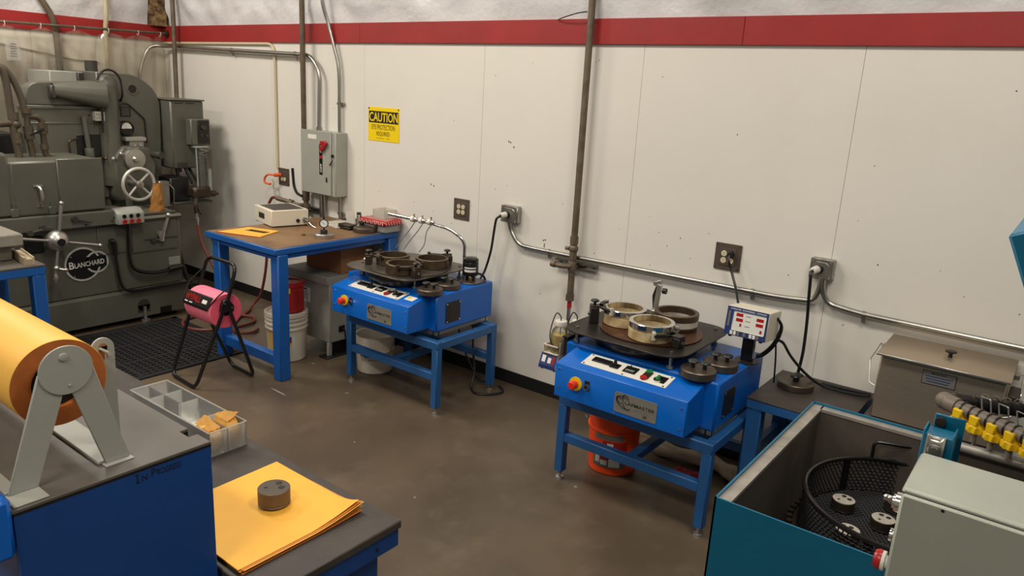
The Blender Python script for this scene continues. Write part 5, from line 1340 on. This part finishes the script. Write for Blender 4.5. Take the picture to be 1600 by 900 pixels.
def bottle(cx, cy, z, r, h, label, liq):
    t = thing('glass_bottle', (cx, cy, z), label, 'bottle', 'small clear bottles at the dosing pump')
    MB().lathe([(0, 0), (r-.004, 0), (r, .006), (r, h*.55), (r*.85, h*.70), (r*.55, h*.82), (r*.55, h*.92)], (cx, cy, z), seg=28).build('bottle_glass', 'clear_glass', t)
    if liq: MB().lathe([(0, .003), (r-.006, .003), (r-.003, .008), (r-.003, h*liq), (0, h*liq)], (cx, cy, z), seg=28).build('yellow_liquid', 'yellow_fluid', t)
    MB().cyl((cx, cy, z+h*.84), (cx, cy, z+h), r*.68, seg=24, bev=.003).build('bottle_cap', 'white_plastic', t)
    MB().tube([(cx, cy, z+h*.2), (cx, cy, z+h), (cx-.004, cy-.005, z+h+.03), (cx-.022, cy-.02, z+h+.045), (cx-.042, cy-.03, z+h*.9), (cx-.040, cy-.05, z+h*.5), (cx-.012, cy-.055, z+h*.25), (cx+.03, cy-.045, z+h*.16)], .0036, 7, smooth=6).build('bottle_tube', 'black_plastic', t)
bottle(-.566, -.450, .536, .056, .200, 'clear bottle half full of yellow liquid at dosing pump', .56)
bottle(-.470, -.42, .60, .045, .155, 'clear bottle with white cap beside yellow one, nearer lapping machine', 0)
DRAFT.clear()

# ================================================================== RIGHT-HAND WALL TABLES
t = thing('side_table', (.93, -.28, 0), 'low blue table with dark top beside stainless tank, one round weight on it', 'table')
tz = .638
B(.695, 1.175, -.565, -.02, tz-.008, tz, .002).build('table_top', 'dark_table', t)
B(.697, 1.173, -.563, -.022, tz-.055, tz-.008, .003).build('apron', 'blue_paint', t)
for x in (.738, 1.13):
    for y in (-.52, -.065): B(x-.037, x+.037, y-.037, y+.037, 0, tz-.055, .005).build('leg', 'blue_paint', t)
B(.775, 1.093, -.09, -.05, .30, .36, .003).build('stretcher', 'blue_paint', t)
B(.72, .756, -.483, -.102, .30, .36, .003).build('stretcher', 'blue_paint', t)
B(1.112, 1.148, -.483, -.102, .30, .36, .003).build('stretcher', 'blue_paint', t)
weight(.835, -.245, tz, .092, .036, 'round iron weight alone on low dark-topped table', ang_=1.4, gap=.16)
t = thing('black_rail', (1.05, -.1, tz), 'black metal strip lying at back corner of low dark table', 'strip')
MB().prism([(.93, -.10), (.94, -.125), (1.17, -.10), (1.17, -.07)], 'z', tz+.001, tz+.018, .002).build('strip_body', 'black_rubber', t)
t = thing('signal_cable', (.9, -.15, .7), 'black cable from readout box sagging onto low dark table', 'cable')
MB().tube([(.735, -.33, .895), (.76, -.31, .88), (.80, -.28, .81), (.86, -.22, .725), (.93, -.17, .665), (1.02, -.155, .650), (1.12, -.14, .650), (1.17, -.13, .655)], .0075, 7, smooth=6).build('cable_run', 'black_plastic', t)

t = thing('tank_table', (1.5, -.3, 0), 'blue table hidden behind teal washer, carrying stainless tank', 'table')
B(1.20, 1.80, -.50, -.02, .60, .64, .003).build('table_top', 'dark_table', t)
for x in (1.24, 1.76):
    for y in (-.46, -.06): B(x-.035, x+.035, y-.035, y+.035, 0, .60, .004).build('leg', 'blue_paint', t)

t = thing('stainless_tank', (1.48, -.2, .64), 'square stainless steel tank with lid and wire handles by wall', 'tank')
B(1.228, 1.738, -.365, -.035, .641, .955, .006).build('tank_body', 'stainless', t)
ld = MB().prism([(-.388, .957), (-.383, .968), (-.02, .978), (-.015, .958)], 'x', 1.212, 1.750, .003).build('tank_lid', 'stainless', t)
MB().box(1.212, 1.750, -.392, -.386, .957, .968, .002).build('lid_hem', 'steel', ld)
MB().lathe([(.010, 0), (.008, .018), (.013, .022), (.024, .025), (.025, .031), (.018, .034), (0, .034)], (1.492, -.215, .972), seg=20).build('lid_knob', 'black_plastic', ld)
for s, x in ((-1, 1.224), (1, 1.742)):
    MB().tube([(x, -.15, .93), (x+s*.025, -.15, .94), (x+s*.04, -.15, .95), (x+s*.05, -.30, .90), (x+s*.03, -.34, .80), (x, -.345, .79)], .0035, 6, fil=.01).box(min(x, x+s*.03), max(x, x+s*.03), -.18, -.12, .985 if False else .925, .945).build('wire_handle', 'steel', t)
MB().box(1.745, 1.79, -.36, -.20, .82, .90, .004).build('side_bracket', 'dark_brown_metal', t)
dc = MB().box(1.412, 1.549, -.3672, -.3645, .868, .932).build('warning_label', 'ink', t, smooth=0)
MB().box(1.4145, 1.5465, -.3680, -.3670, .8705, .9295).build('label_field', 'ink_grey', dc, smooth=0)
m = MB(); letter(m, 'IMPORTANT', (1.447, -.3685, .9185), (1, 0, 0), (0, 0, 1), .062, .0085, .02); m.build('lettering', 'ink', dc, smooth=0)
m = MB()
for k in range(3): m.box(1.424+.004*k, 1.536-.007*k, -.3685, -.3679, .905-.012*k, .909-.012*k)
m.build('small_print', 'label_navy', dc, smooth=0)

# ================================================================== TEAL PARTS WASHER
W = thing('parts_washer', (1.55, -1.5, 0), 'open teal parts washer tank with grey control box and yellow nozzles', 'machine')
wx0, wx1, wy0, wy1, wz = 1.100, 2.10, -2.005, -.95, .86
w_ = .006; lp = .040
tk = MB()
tk.box(wx0, wx0+w_, wy0, wy1, .10, wz).box(wx1-w_, wx1, wy0, wy1, .10, wz).box(wx0, wx1, wy0, wy0+w_, .10, wz).box(wx0, wx1, wy1-w_, wy1, .10, wz)
tk.box(wx0, wx1, wy0, wy1, .06, .105)
tk.build('tank_shell', 'teal_paint', W, smooth=0)
for x in (wx0+.05, wx1-.05):
    for y in (wy0+.05, wy1-.05): B(x-.04, x+.04, y-.04, y+.04, 0, .062, .004).parts('foot', 'teal_paint', W)
li = MB()
a0x, a1x, a0y, a1y = wx0+lp, wx1-lp, wy0+lp-.025, wy1-lp
li.box(a0x, a0x+.004, a0y, a1y, .40, wz-.012).box(a1x-.004, a1x, a0y, a1y, .40, wz-.012).box(a0x, a1x, a0y, a0y+.004, .40, wz-.012).box(a0x, a1x, a1y-.004, a1y, .40, wz-.012).box(a0x, a1x, a0y, a1y, .395, .40)
li.build('tank_liner', 'tank_liner', W, smooth=0)
lpm = MB()
lpm.box(wx0+w_, a0x+.006, wy0+w_, wy1-w_, wz-.022, wz-.010).box(a1x-.006, wx1-w_, wy0+w_, wy1-w_, wz-.022, wz-.010).box(a0x, a1x, a1y-.006, wy1-w_, wz-.022, wz-.010).box(a0x, a1x, wy0+w_, a0y+.006, wz-.022, wz-.010)
lpm.build('seal_lip', 'tank_lip', W, smooth=0)
# basket
bc = Vector((1.565, -1.33, 0)); br, bz0, bz1 = .352, .578, .72
bk = thing('parts_basket', (bc.x, bc.y, bz0), 'round black expanded-metal basket with handles inside teal washer', 'basket')
def hexmesh(cols, rows, fn, th):
    b = bmesh.new(); cache = {}
    def V(p):
        k = (round(p[0], 4), round(p[1], 4))
        if k not in cache: cache[k] = b.verts.new(fn(p[0], p[1]))
        return cache[k]
    for i in range(cols):
        for j in range(rows):
            cx = i+(.5 if j % 2 else 0); cy = j*.75
            pts = [(cx, cy+.5), (cx+.5, cy+.25), (cx+.5, cy-.25), (cx, cy-.5), (cx-.5, cy-.25), (cx-.5, cy+.25)]
            try: b.faces.new([V(p) for p in pts])
            except ValueError: pass
    b.verts.ensure_lookup_table()
    bmesh.ops.recalc_face_normals(b, faces=b.faces[:])
    bmesh.ops.wireframe(b, faces=b.faces[:], thickness=th, use_replace=True, use_boundary=True, use_even_offset=True)
    return b
nc, nr = 118, 9
def wallfn(p, q):
    a = 2*PI*p/nc; z = bz0+.006+(bz1-bz0-.012)*(q+.5)/(.75*(nr-1)+1)
    return Vector((bc.x+br*math.cos(a), bc.y+br*math.sin(a), z))
m = MB(); m._add(hexmesh(nc, nr, wallfn, .0058)); o = m.build('mesh_wall', 'black_rubber', bk, smooth=0); o['kind'] = 'stuff'
def floorfn(p, q): return Vector((bc.x-br+p*.0165, bc.y-br+q*.0165*1.1, bz0+.002))
hb = hexmesh(43, 52, floorfn, .0068)
dl = [v for v in hb.verts if (v.co.x-bc.x)**2+(v.co.y-bc.y)**2 > (br-.004)**2]
bmesh.ops.delete(hb, geom=dl, context='VERTS')
m = MB(); m._add(hb); o = m.build('mesh_floor', 'black_rubber', bk, smooth=0); o['kind'] = 'stuff'
MB().tube([(bc.x+br*math.cos(2*PI*k/56), bc.y+br*math.sin(2*PI*k/56), bz1) for k in range(56)], .010, 8, closed=True).build('top_rim', 'black_metal', bk)
MB().tube([(bc.x+br*math.cos(2*PI*k/56), bc.y+br*math.sin(2*PI*k/56), bz0) for k in range(56)], .008, 8, closed=True).build('bottom_rim', 'black_metal', bk)
for k in range(6):
    m = MB(); a = D(20+60*k); m.cbox((bc.x+(br-.004)*math.cos(a), bc.y+(br-.004)*math.sin(a), (bz0+bz1)/2), .005, .03, bz1-bz0, 0, Matrix.Rotation(a, 3, 'Z')); m.build('wall_strap', 'black_metal', bk, smooth=0)
for k in range(3):
    a = D(30+60*k); MB().cbox((bc.x, bc.y, bz0-.004), 2*br, .022, .006, 0, Matrix.Rotation(a, 3, 'Z')).build('floor_bar', 'black_metal', bk, smooth=0)
for a_ in (111.5, 291.5):
    a1, a2 = D(a_+12), D(a_-12)
    P1 = Vector((bc.x+br*math.cos(a1), bc.y+br*math.sin(a1), bz1)); P2 = Vector((bc.x+br*math.cos(a2), bc.y+br*math.sin(a2), bz1))
    MB().tube([P1, P1+Vector((0, 0, .075)), P2+Vector((0, 0, .075)), P2], .007, 8, fil=.02).build('basket_handle', 'black_metal', bk)
t = thing('basket_turntable', (bc.x, bc.y, .40), 'geared turntable post carrying the black basket in teal washer', 'turntable')
MB().cyl((bc.x, bc.y, .401), (bc.x, bc.y, .55), .06).lathe([(0, .55), (.30, .55), (.30, .568), (0, .568)], (bc.x, bc.y, 0), seg=48).build('turntable_post', 'black_rubber', t)
m = MB()
for k in range(60):
    a = 2*PI*k/60; m.cyl((bc.x+.385*math.cos(a), bc.y+.385*math.sin(a), .535), (bc.x+.385*math.cos(a), bc.y+.385*math.sin(a), .565), .012, seg=6)
m.lathe([(.30, .535), (.378, .535), (.378, .55), (.30, .55)], (bc.x, bc.y, 0), seg=60, closed=True)
m.build('chain_ring', 'dark_brown_metal', t)['kind'] = 'stuff'
# drilled steel discs
def drilled(cx, cy, z, r, h, side, top, label, rot=0., grp='drilled steel discs in the basket'):
    t = thing('drilled_disc', (cx, cy, z), label, 'disc', grp)
    MB().lathe([(0, 0), (r-.003, 0), (r, .003), (r, h*.12), (r-.002, h*.15), (r-.002, h*.18), (r, h*.21), (r, h-.002), (r-.002, h)], (cx, cy, z), seg=40).build('disc_body', side, t)
    tp = MB().lathe([(0, h), (r-.002, h), (r-.002, h-.001)], (cx, cy, z), seg=40).build('ground_face', top, t)
    for dx, dy, rr in ((.0, .55, .21), (.46, .16, .21), (-.42, -.25, .12)):
        x = dx*math.cos(rot)-dy*math.sin(rot); y = dx*math.sin(rot)+dy*math.cos(rot)
        MB().cyl((cx+x*r, cy+y*r, z+h-.002), (cx+x*r, cy+y*r, z+h+.0006), rr*r, seg=16).build('drilled_hole', 'ink', t)
    return t
drilled(1.338, -1.262, bz0+.007, .042, .040, 'dark_brown_metal', 'ground_steel', 'bright steel disc with holes at left in basket', .2)
drilled(1.487, -1.305, bz0+.007, .042, .040, 'dark_brown_metal', 'ground_steel', 'bright steel disc with holes in middle of basket', .5)
drilled(1.405, -1.475, bz0+.007, .042, .040, 'dark_brown_metal', 'ground_steel', 'bright steel disc half hidden by basket near rim', .9)
drilled(1.50, -1.13, bz0+.007, .042, .040, 'dark_brown_metal', 'dark_brown_metal', 'dull dark disc far back in basket', .9)
# control box hung on the front of the tank
cx0, cx1, cy0, cy1, cz0, cz1 = 1.626, 2.40, -2.258, -1.995, .74, 1.200
cbx = B(cx0, cx1, cy0+.012, cy1, cz0, cz1, .006).build('control_box', 'box_grey', W)
B(cx0+.004, cx1, cy0, cy0+.014, cz0+.004, cz1-.012, .004).build('box_door', 'box_grey', cbx)
MB().box(cx0-.001, cx1, cy0+.010, cy0+.016, cz1-.012, cz1-.0105).cyl((cx0+.09, cy0-.001, cz1-.021), (cx0+.09, cy0+.001, cz1-.021), .004, seg=8).build('door_seam', 'ink', cbx, smooth=0)
MB().cyl((cx0, -2.135, 1.105), (cx0-.020, -2.135, 1.105), .026, seg=24).cyl((cx0-.018, -2.135, 1.105), (cx0-.026, -2.135, 1.105), .019, seg=20).cbox((cx0-.036, -2.135, 1.108), .026, .012, .016, .003).build('rotary_switch', 'chrome', cbx)
MB().lathe([(0, 0), (.022, 0), (.022, .010), (.017, .013), (.017, .020), (0, .020)], (cx0, -2.12, 1.005), (-1, 0, 0), seg=22).build('push_button', 'chrome', cbx)
sbn = MB().cyl((cx0, -2.12, .925), (cx0-.018, -2.12, .925), .017, seg=20).lathe([(0, .018), (.026, .018), (.026, .030), (0, .030)], (cx0, -2.12, .925), (-1, 0, 0), seg=24).build('button_collar', 'label_white', cbx)
MB().lathe([(.0, .024), (.026, .024), (.027, .032), (.022, .042), (0, .043)], (cx0-.002, -2.12, .925), (-1, 0, 0), seg=24).build('red_button', 'red_paint_glossy', cbx)
# latch post behind the box
lpst = MB().prism([(1.615, .86), (1.69, .86), (1.69, 1.246), (1.684, 1.246), (1.684, 1.234), (1.621, 1.234), (1.621, 1.246), (1.615, 1.246)], 'y', -1.945, -1.88, .002).build('latch_post', 'teal_paint', W)
B(1.626, 1.70, -1.85, -1.842, 1.10, 1.262, .002).build('latch_plate', 'teal_paint', lpst)
MB().cyl((1.642, -1.850, 1.243), (1.642, -1.864, 1.243), .013, seg=16).build('slotted_screw', 'dark_brown_metal', lpst)
lt = MB().box(1.630, 1.668, -1.952, -1.944, 1.170, 1.233, .001).box(1.627, 1.632, -1.962, -1.944, 1.170, 1.235).box(1.666, 1.671, -1.962, -1.944, 1.170, 1.235).tube([(1.630, -1.956, 1.233), (1.637, -1.960, 1.223), (1.661, -1.960, 1.223), (1.668, -1.956, 1.233)], .004, 6).build('latch_keeper', 'steel', lpst)
MB().cyl((1.649, -1.951, 1.197), (1.649, -1.958, 1.197), .017, seg=20).cyl((1.649, -1.957, 1.197), (1.649, -1.963, 1.197), .010, seg=6).build('latch_bolt', 'chrome', lpst)
# spray manifold: two pipes joined at an elbow, clamps and yellow nozzles
e0 = Vector((1.575, -.905, .985)); e1 = Vector((2.05, -1.195, .985)); f1 = Vector((2.02, -.70, .985))
mp = MB().tube([e0, e1], .027, 18).sphere(e0+Vector((-.012, .012, 0)), .034, (1, 1, 1), 18, 12).cyl(e0, e0+(e1-e0).normalized()*.045, .033).build('spray_pipe', 'pvc_grey', W)
e0b = e0+Vector((.02, .045, .0))
MB().tube([e0b, f1], .027, 18).cyl(e0b, e0b+(f1-e0b).normalized()*.05, .033).cyl(e0, e0b, .03).build('spray_pipe', 'black_plate', W)
dd = (e1-e0).normalized(); L_ = (e1-e0).length
side = Vector((dd.y, -dd.x, 0)); side = side if side.y < 0 else -side
for k in range(7):
    p0 = e0+dd*(.070+.068*k)
    q_ = Matrix((dd, side, Vector((0, 0, 1)))).transposed()
    if (p0-e0).length > L_-.02: break
    ncl = MB().cbox(p0+side*.022+Vector((0, 0, -.012)), .036, .034, .036, .004, q_).build('nozzle_clamp', 'nozzle_yellow', mp)
    c = p0+side*.012+Vector((0, 0, -.045))
    pts = []
    for i in range(32):
        a = 2*PI*i/32; rr = .030+.0034*math.cos(8*a); pts.append((rr*math.cos(a), rr*math.sin(a)))
    nz = MB().prism(pts, 'z', -.014, .012, .001, Matrix.Translation(c)).lathe([(.026, .012), (.022, .02), (0, .02)], c, seg=20).build('nozzle_cap', 'nozzle_yellow', mp)
    MB().cyl(c-Vector((0, 0, .012)), c-Vector((0, 0, .052)), .010, .012, seg=14).build('nozzle_tip', 'pvc_grey', mp)
    m = MB()
    for off in (-.012, .024):
        cc = p0+dd*(off+.014); m.lathe([(.027, -.003), (.0305, -.003), (.0305, .003), (.027, .003)], cc, dd, seg=24, closed=True)
    m.parts('clamp_band', 'black_plate', mp)
    if k > 0:
        a = p0+Vector((0, 0, .025)); b_ = a+Vector((-.012, .012, .050)); c2 = b_+dd*.036; d2 = a+dd*.036
        MB().tube([a, b_, c2, d2], .0028, 6, fil=.004).parts('wire_clip', 'steel', mp)
d2 = (f1-e0b).normalized(); m = MB()
for k in range(9):
    p0 = e0b+d2*(.07+.038*k); m.lathe([(.027, -.003), (.031, -.003), (.031, .003), (.027, .003)], p0, d2, seg=20, closed=True)
m.parts('clamp_band', 'black_metal', W)
m = MB()
for k in range(8):
    a = e0b+d2*(.08+.038*k)+Vector((0, 0, .026)); m.tube([a, a+d2*.012+Vector((0, -.012, .020)), a+d2*.03+Vector((0, -.004, .010))], .0028, 5)
m.parts('wire_clip', 'steel', W)
MB().tube([(1.60, -1.02, .865), (2.08, -1.02, .865)], .018, 12).build('overflow_pipe', 'tank_lip', W)
for q in (e1, f1): B(q.x-.02, q.x+.05, q.y-.03, q.y+.03, .84, 1.02, .004).build('pipe_mount', 'teal_paint', W)
MB().cyl((1.69, -.965, .86), (1.69, -.965, .962), .008, seg=10).build('pipe_stay', 'zinc', W)
# raised lid hinged at the right side
lc0 = Vector((2.115, 0, .885)); ua = Vector((-.415, 0, .91)).normalized(); va = Vector((.91, 0, .415)).normalized()
Ll = 0.99
P = [lc0, lc0+ua*Ll, lc0+ua*Ll+va*.22, lc0+va*.22]
lidm = MB().prism([(q.x, q.z) for q in P], 'y', -1.955, -1.0, .006).build('washer_lid', 'teal_paint', W)
for y in (-1.85, -1.10): MB().cyl((2.115, y-.04, .872), (2.115, y+.04, .872), .014).parts('lid_hinge', 'steel', lidm)

# ================================================================== LEFT FOREGROUND: DESK, CABINET, PAPER ROLL
t = thing('desk_unit', (-.6, -3.1, 0), 'low blue desk unit with dark top under the yellow paper stack', 'desk')
dz = .72
B(-1.75, .318, -3.112, -2.60, dz-.028, dz, .004).build('desk_top', 'dark_table', t)
B(-1.73, .312, -3.108, -2.606, dz-.092, dz-.028, .004).build('edge_rail', 'cabinet_blue', t)
B(-1.70, .275, -3.10, -2.66, .0, dz-.094, .004).build('desk_body', 'cabinet_blue', t)
for k, (z0, z1) in enumerate(((.44, .62), (.25, .43), (.06, .24))):
    d_ = B(.274, .288, -3.09, -2.675, z0, z1, .004).build('drawer', 'cabinet_blue', t)
    MB().tube([(.288, -2.95, z1-.05), (.312, -2.94, z1-.05), (.312, -2.82, z1-.05), (.288, -2.81, z1-.05)], .006, 8, fil=.012).build('drawer_handle', 'steel', d_)
m = MB()
for y in (-2.70, -2.95): m.cyl((.311, y, dz-.06), (.315, y, dz-.06), .005, seg=8)
m.parts('rail_screw', 'ink', t)

# the cabinet, dispenser and roll are drawn at 1 : 0.83 in a drafting frame of their own
DRAFT.append(Matrix.Translation((.3098, -.6958, .3486)) @ Matrix.Diagonal((.83, .83, .83, 1)))
t = thing('packing_cabinet', (-.7, -3.2, -.42), 'taller blue cabinet with handwritten words, carrying the big paper roll', 'cabinet')
cz = .93
B(-1.75, -.222, -3.488, -2.968, -.419, cz-.012, .004).build('cabinet_body', 'cabinet_blue', t)
sp_ = MB().prism([(-3.488, -.419), (-2.93, -.419), (-2.93, cz-.010), (-3.488, cz-.010)], 'x', -.222, -.212, .002).build('side_panel', 'cabinet_blue', t)
m = MB()
def hand(st, y, z, w_, h_): letter(m, st, (-.2112, y, z), (0, 1, -.02), (0, .02, 1), w_, h_, .004)
hand('N', -3.153, .880, .016, .019); hand('P', -3.124, .883, .014, .026); hand('ROGRESS', -3.107, .883, .074, .020)
m.box(-.2113, -.2108, -3.1675, -3.1645, .880, .906).box(-.2113, -.2108, -3.172, -3.159, .8795, .882).box(-.2113, -.2108, -3.172, -3.160, .9045, .907)
m.build('lettering', 'ink', sp_, smooth=0)
tp = MB().prism([(-1.75, -3.492), (-.212, -3.492), (-.212, -2.93), (-.29, -2.93), (-.29, -2.96), (-.345, -2.96), (-.345, -2.93), (-1.75, -2.93)], 'z', cz-.010, cz, .0015).build('cabinet_top', 'grey_table', t)
MB().box(-1.75, -.345, -2.968, -2.932, cz-.06, cz-.011).build('rear_rail', 'black_plastic', t)
MB().box(-1.75, -.95, -2.9295, -2.925, cz-.010, cz+.003, .001).build('edge_strip', 'steel', t)
MB().box(-.285, -.213, -2.9335, -2.928, cz-.050, cz-.002, .002).build('corner_bracket', 'black_plastic', t)
MB().box(-.216, -.2112, -3.488, -2.93, cz-.016, cz-.010).box(-.345, -.29, -2.965, -2.955, cz-.03, cz-.0105).build('shadow_strip', 'black_plastic', t)  # black strips put in as the shade below the top's edge and notch
MB().box(-.36, -.20, -3.55, -3.492, .80, .975, .012).build('corner_guard', 'lapper_blue', t)

# paper roll on its A-frame dispenser
t = thing('roll_dispenser', (-.5, -3.28, cz), 'grey steel A-frame roll dispenser standing on packing cabinet', 'dispenser')
rcy, rcz = -3.292, 1.192
def aplate(x0, x1):
    m = MB(); c = (-3.298, 1.250); R_ = .070
    def leg(y_out0, y_out1, y_top0, y_top1): m.prism([(y_out0, cz+.004), (y_out1, cz+.004), (y_top1, c[1]), (y_top0, c[1])], 'x', x0, x1, .0015)
    leg(-3.470, -3.396, c[0]-R_, c[0]+.010)
    leg(-3.216, -3.146, c[0]-.010, c[0]+R_)
    m.lathe([(0, 0), (R_-.001, 0), (R_, .001), (R_, .006), (R_-.001, .007), (0, .007)], (x1-.003, c[0], c[1]), (1, 0, 0), seg=40)
    return m
fr = aplate(-.300, -.290).build('end_frame', 'panel_grey', t)
MB().lathe([(0, 0), (.012, 0), (.010, .004), (0, .006)], (-.286, -3.303, 1.290), (1, 0, 0), seg=18).lathe([(0, 0), (.004, 0), (.003, .003), (0, .003)], (-.286, -3.293, 1.205), (1, 0, 0), seg=10).build('frame_rivet', 'panel_grey', fr)
aplate(-1.310, -1.300).build('end_frame', 'panel_grey', t)
MB().box(-.30, -.222, -3.482, -3.395, cz+.0005, cz+.004, .001).build('foot_plate', 'panel_grey', t)
MB().box(-.30, -.272, -3.225, -3.142, cz+.0005, cz+.004, .001).build('foot_plate', 'panel_grey', t)
MB().box(-1.31, -.30, -3.475, -3.44, cz+.001, cz+.012, .002).box(-1.31, -.30, -3.235, -3.155, cz+.001, cz+.012, .002).build('base_rail', 'panel_grey', t)
# upright arm with slotted eye
ua_ = MB()
ex, ey, ez = -.405, -3.150, 1.245
pts = [(ey+.034*math.cos(a), ez+.036*math.sin(a)) for a in [k*PI/14 for k in range(15)]]
poly = [(ey+.030, cz+.012), (ey+.034, ez)] + pts[1:] + [(ey-.026, cz+.012)]
ua_.prism(poly, 'x', ex-.004, ex+.004, .001)
arm_o = ua_.build('cutter_arm', 'panel_grey', t)
MB().box(ex+.0035, ex+.0055, ey-.012, ey+.012, ez-.028, ez+.010).cyl((ex+.0035, ey, ez+.006), (ex+.0055, ey, ez+.006), .013, seg=18).build('arm_slot', 'card_brown', arm_o, smooth=0)
MB().tube([(ex+.002, ey-.010, ez+.006), (ex+.022, ey+.006, ez-.006), (ex+.022, ey+.010, ez-.016)], .0045, 8).tube([(ex+.010, ey+.004, ez-.008), (ex+.012, ey+.004, ez-.032)], .0025, 6).build('lock_pin', 'panel_grey', arm_o)
MB().tube([(-1.31, rcy, rcz), (-.29, rcy, rcz)], .012, 12).build('axle', 'steel', t)
t = thing('paper_roll', (-.8, rcy, rcz), 'big roll of orange-yellow wrapping paper on grey dispenser', 'paper roll')
R0 = .127
MB().lathe([(R0-.001, 0), (R0, .001), (R0, .929), (R0-.001, .93)], (-.355, rcy, rcz), (-1, 0, 0), seg=72).build('paper_body', 'paper_orange', t)
MB().lathe([(.080, -.0005), (R0-.001, -.0005), (R0-.001, .0015), (.080, .0015)], (-.355, rcy, rcz), (-1, 0, 0), seg=72, closed=True).build('roll_end', 'paper_end', t)
MB().lathe([(.074, 0), (.080, 0), (.080, .93), (.074, .93)], (-.356, rcy, rcz), (-1, 0, 0), seg=48, closed=True).build('cardboard_core', 'paper_end', t)
MB().lathe([(.012, .02), (.073, .02), (.073, .04), (.012, .04)], (-.356, rcy, rcz), (-1, 0, 0), seg=40, closed=True).build('core_plug', 'black_plastic', t)
m = MB()
for k in range(5):
    a = D(50+11*k); xx = -.62-.02*(k % 2)
    for j in range(4):
        m.grid(4, 1, lambda u, v: (xx-.10+.10*u+.006*j, rcy+(R0+.0007)*math.cos(D(222)-D(9*k)+D(3.5)*v*.25), rcz-(R0+.0007)*math.sin(D(222)-D(9*k)+D(3.5)*v*.25)))
m.build('faint_print', 'paper_dark', t, smooth=0) if False else m.bm.free()

DRAFT.clear()
# stack of yellow paper sheets with a drilled disc on it
t = thing('paper_stack', (0, -2.87, dz), 'stack of square orange-yellow paper sheets on low blue workbench', 'paper')
random.seed(11)
NS = 11
for k in range(NS):
    dx, dy = random.uniform(-.004, .010), random.uniform(-.006, .006)
    zb = dz+.0012+.0014*k
    m = MB()
    def sh(u, v, k=k, dx=dx, dy=dy):
        x0 = -.262+.012*(1-v)
        x = x0+(.185+dx-x0)*u; y = -3.09+.435*v+dy*u
        curl = max(0, (u-.72)/.28)**2*max(0, (v-.55)/.45)**1.5*(.004+.0026*k)
        return (x-.012*(v if u == 1 else 0)*0, y, zb+curl)
    m.grid(14, 14, sh)
    m.build('paper_sheet', 'envelope_yellow' if k == NS-1 else ('paper_dark' if k % 2 else 'paper_orange'), t, smooth=60)
drilled(-.035, -2.825, dz+.0175, .0505, .056, 'disc_brown', 'grey_plate', 'brown steel disc with three holes standing on yellow paper stack', .35, None)

# divided plastic organiser box with pouches
t = thing('organiser_box', (-.73, -2.70, dz), 'clear divided plastic box with two yellow pouches in one end', 'box')
ox0, ox1, oy0, oy1, oz0, oz1 = -1.045, -.475, -2.785, -2.635, dz+.001, dz+.098
th_ = .0022
def panel(a): return MB().box(*a, .0006)
for a in ((ox0, ox1, oy0, oy0+th_, oz0, oz1), (ox0, ox1, oy1-th_, oy1, oz0, oz1), (ox0, ox0+th_, oy0, oy1, oz0, oz1), (ox1-th_, ox1, oy0, oy1, oz0, oz1)): panel(a).build('box_wall', 'clear_plastic', t)
panel((ox0, ox1, oy0, oy1, oz0-.0005, oz0+.002)).build('box_floor', 'milky_plastic', t)
for a in ((ox0, -.80, -2.712, -2.710, oz0, oz1-.006), (-.925, -.923, oy0, oy1, oz0, oz1-.006), (-.80, -.798, -2.72, oy1, oz0, oz1-.006), (-.62, -.618, -2.735, oy1, oz0, oz1-.004), (-.72, -.62, -2.69, -2.688, oz0, oz1-.004), (-.618, ox1, -2.712, -2.710, oz0, oz1-.004)): panel(a).build('divider', 'clear_plastic', t)
m = MB().box(ox0-.003, ox1+.003, oy0-.003, oy0+.003, oz1-.004, oz1, .001).box(ox0-.003, ox1+.003, oy1-.003, oy1+.003, oz1-.004, oz1, .001).box(ox0-.003, ox0+.003, oy0, oy1, oz1-.004, oz1, .001).box(ox1-.003, ox1+.003, oy0, oy1, oz1-.004, oz1, .001)
m.build('box_rim', 'frosted_plastic', t)
def pouch(name, x0, x1, y0, y1, z, h, seed, label):
    t = thing(name, ((x0+x1)/2, (y0+y1)/2, z), label, 'pouch', 'yellow pouches in the plastic box')
    def f(u, v):
        a = 2*PI*u; e = math.sin(v*PI)**.45
        n = 1+.16*noise.noise(Vector((math.cos(a)*1.6+seed, math.sin(a)*1.6, v*3)))
        s_ = lambda q: math.copysign(abs(q)**.7, q)
        return ((x0+x1)/2+(x1-x0)/2*s_(math.cos(a))*e*n*.93, (y0+y1)/2+(y1-y0)/2*s_(math.sin(a))*e*n*.93, z+h*(.5-.5*math.cos(v*PI))*(1+.12*noise.noise(Vector((math.cos(a)*2, math.sin(a)*2, seed)))))
    MB().grid(28, 14, f).build('pouch_body', 'pouch_yellow', t, smooth=30)
    fl = MB().grid(8, 6, lambda u, v: (x0+(x1-x0)*(.1+.75*u), y0+(y1-y0)*(.15+.7*v), z+h*(.97+.25*(u if seed > 3 else (1-u))*v)+.006*noise.noise(Vector((u*5, v*5, seed)))), .0015)
    fl.build('pouch_flap', 'pouch_yellow', t, smooth=30)
pouch('cloth_pouch', -.612, -.480, -2.782, -2.714, dz+.005, .090, 1.3, 'yellow folded pouch in organiser box, nearer the blue cabinet')
pouch('cloth_pouch', -.612, -.480, -2.706, -2.639, dz+.005, .102, 4.7, 'yellow folded pouch in organiser box, by its far wall')
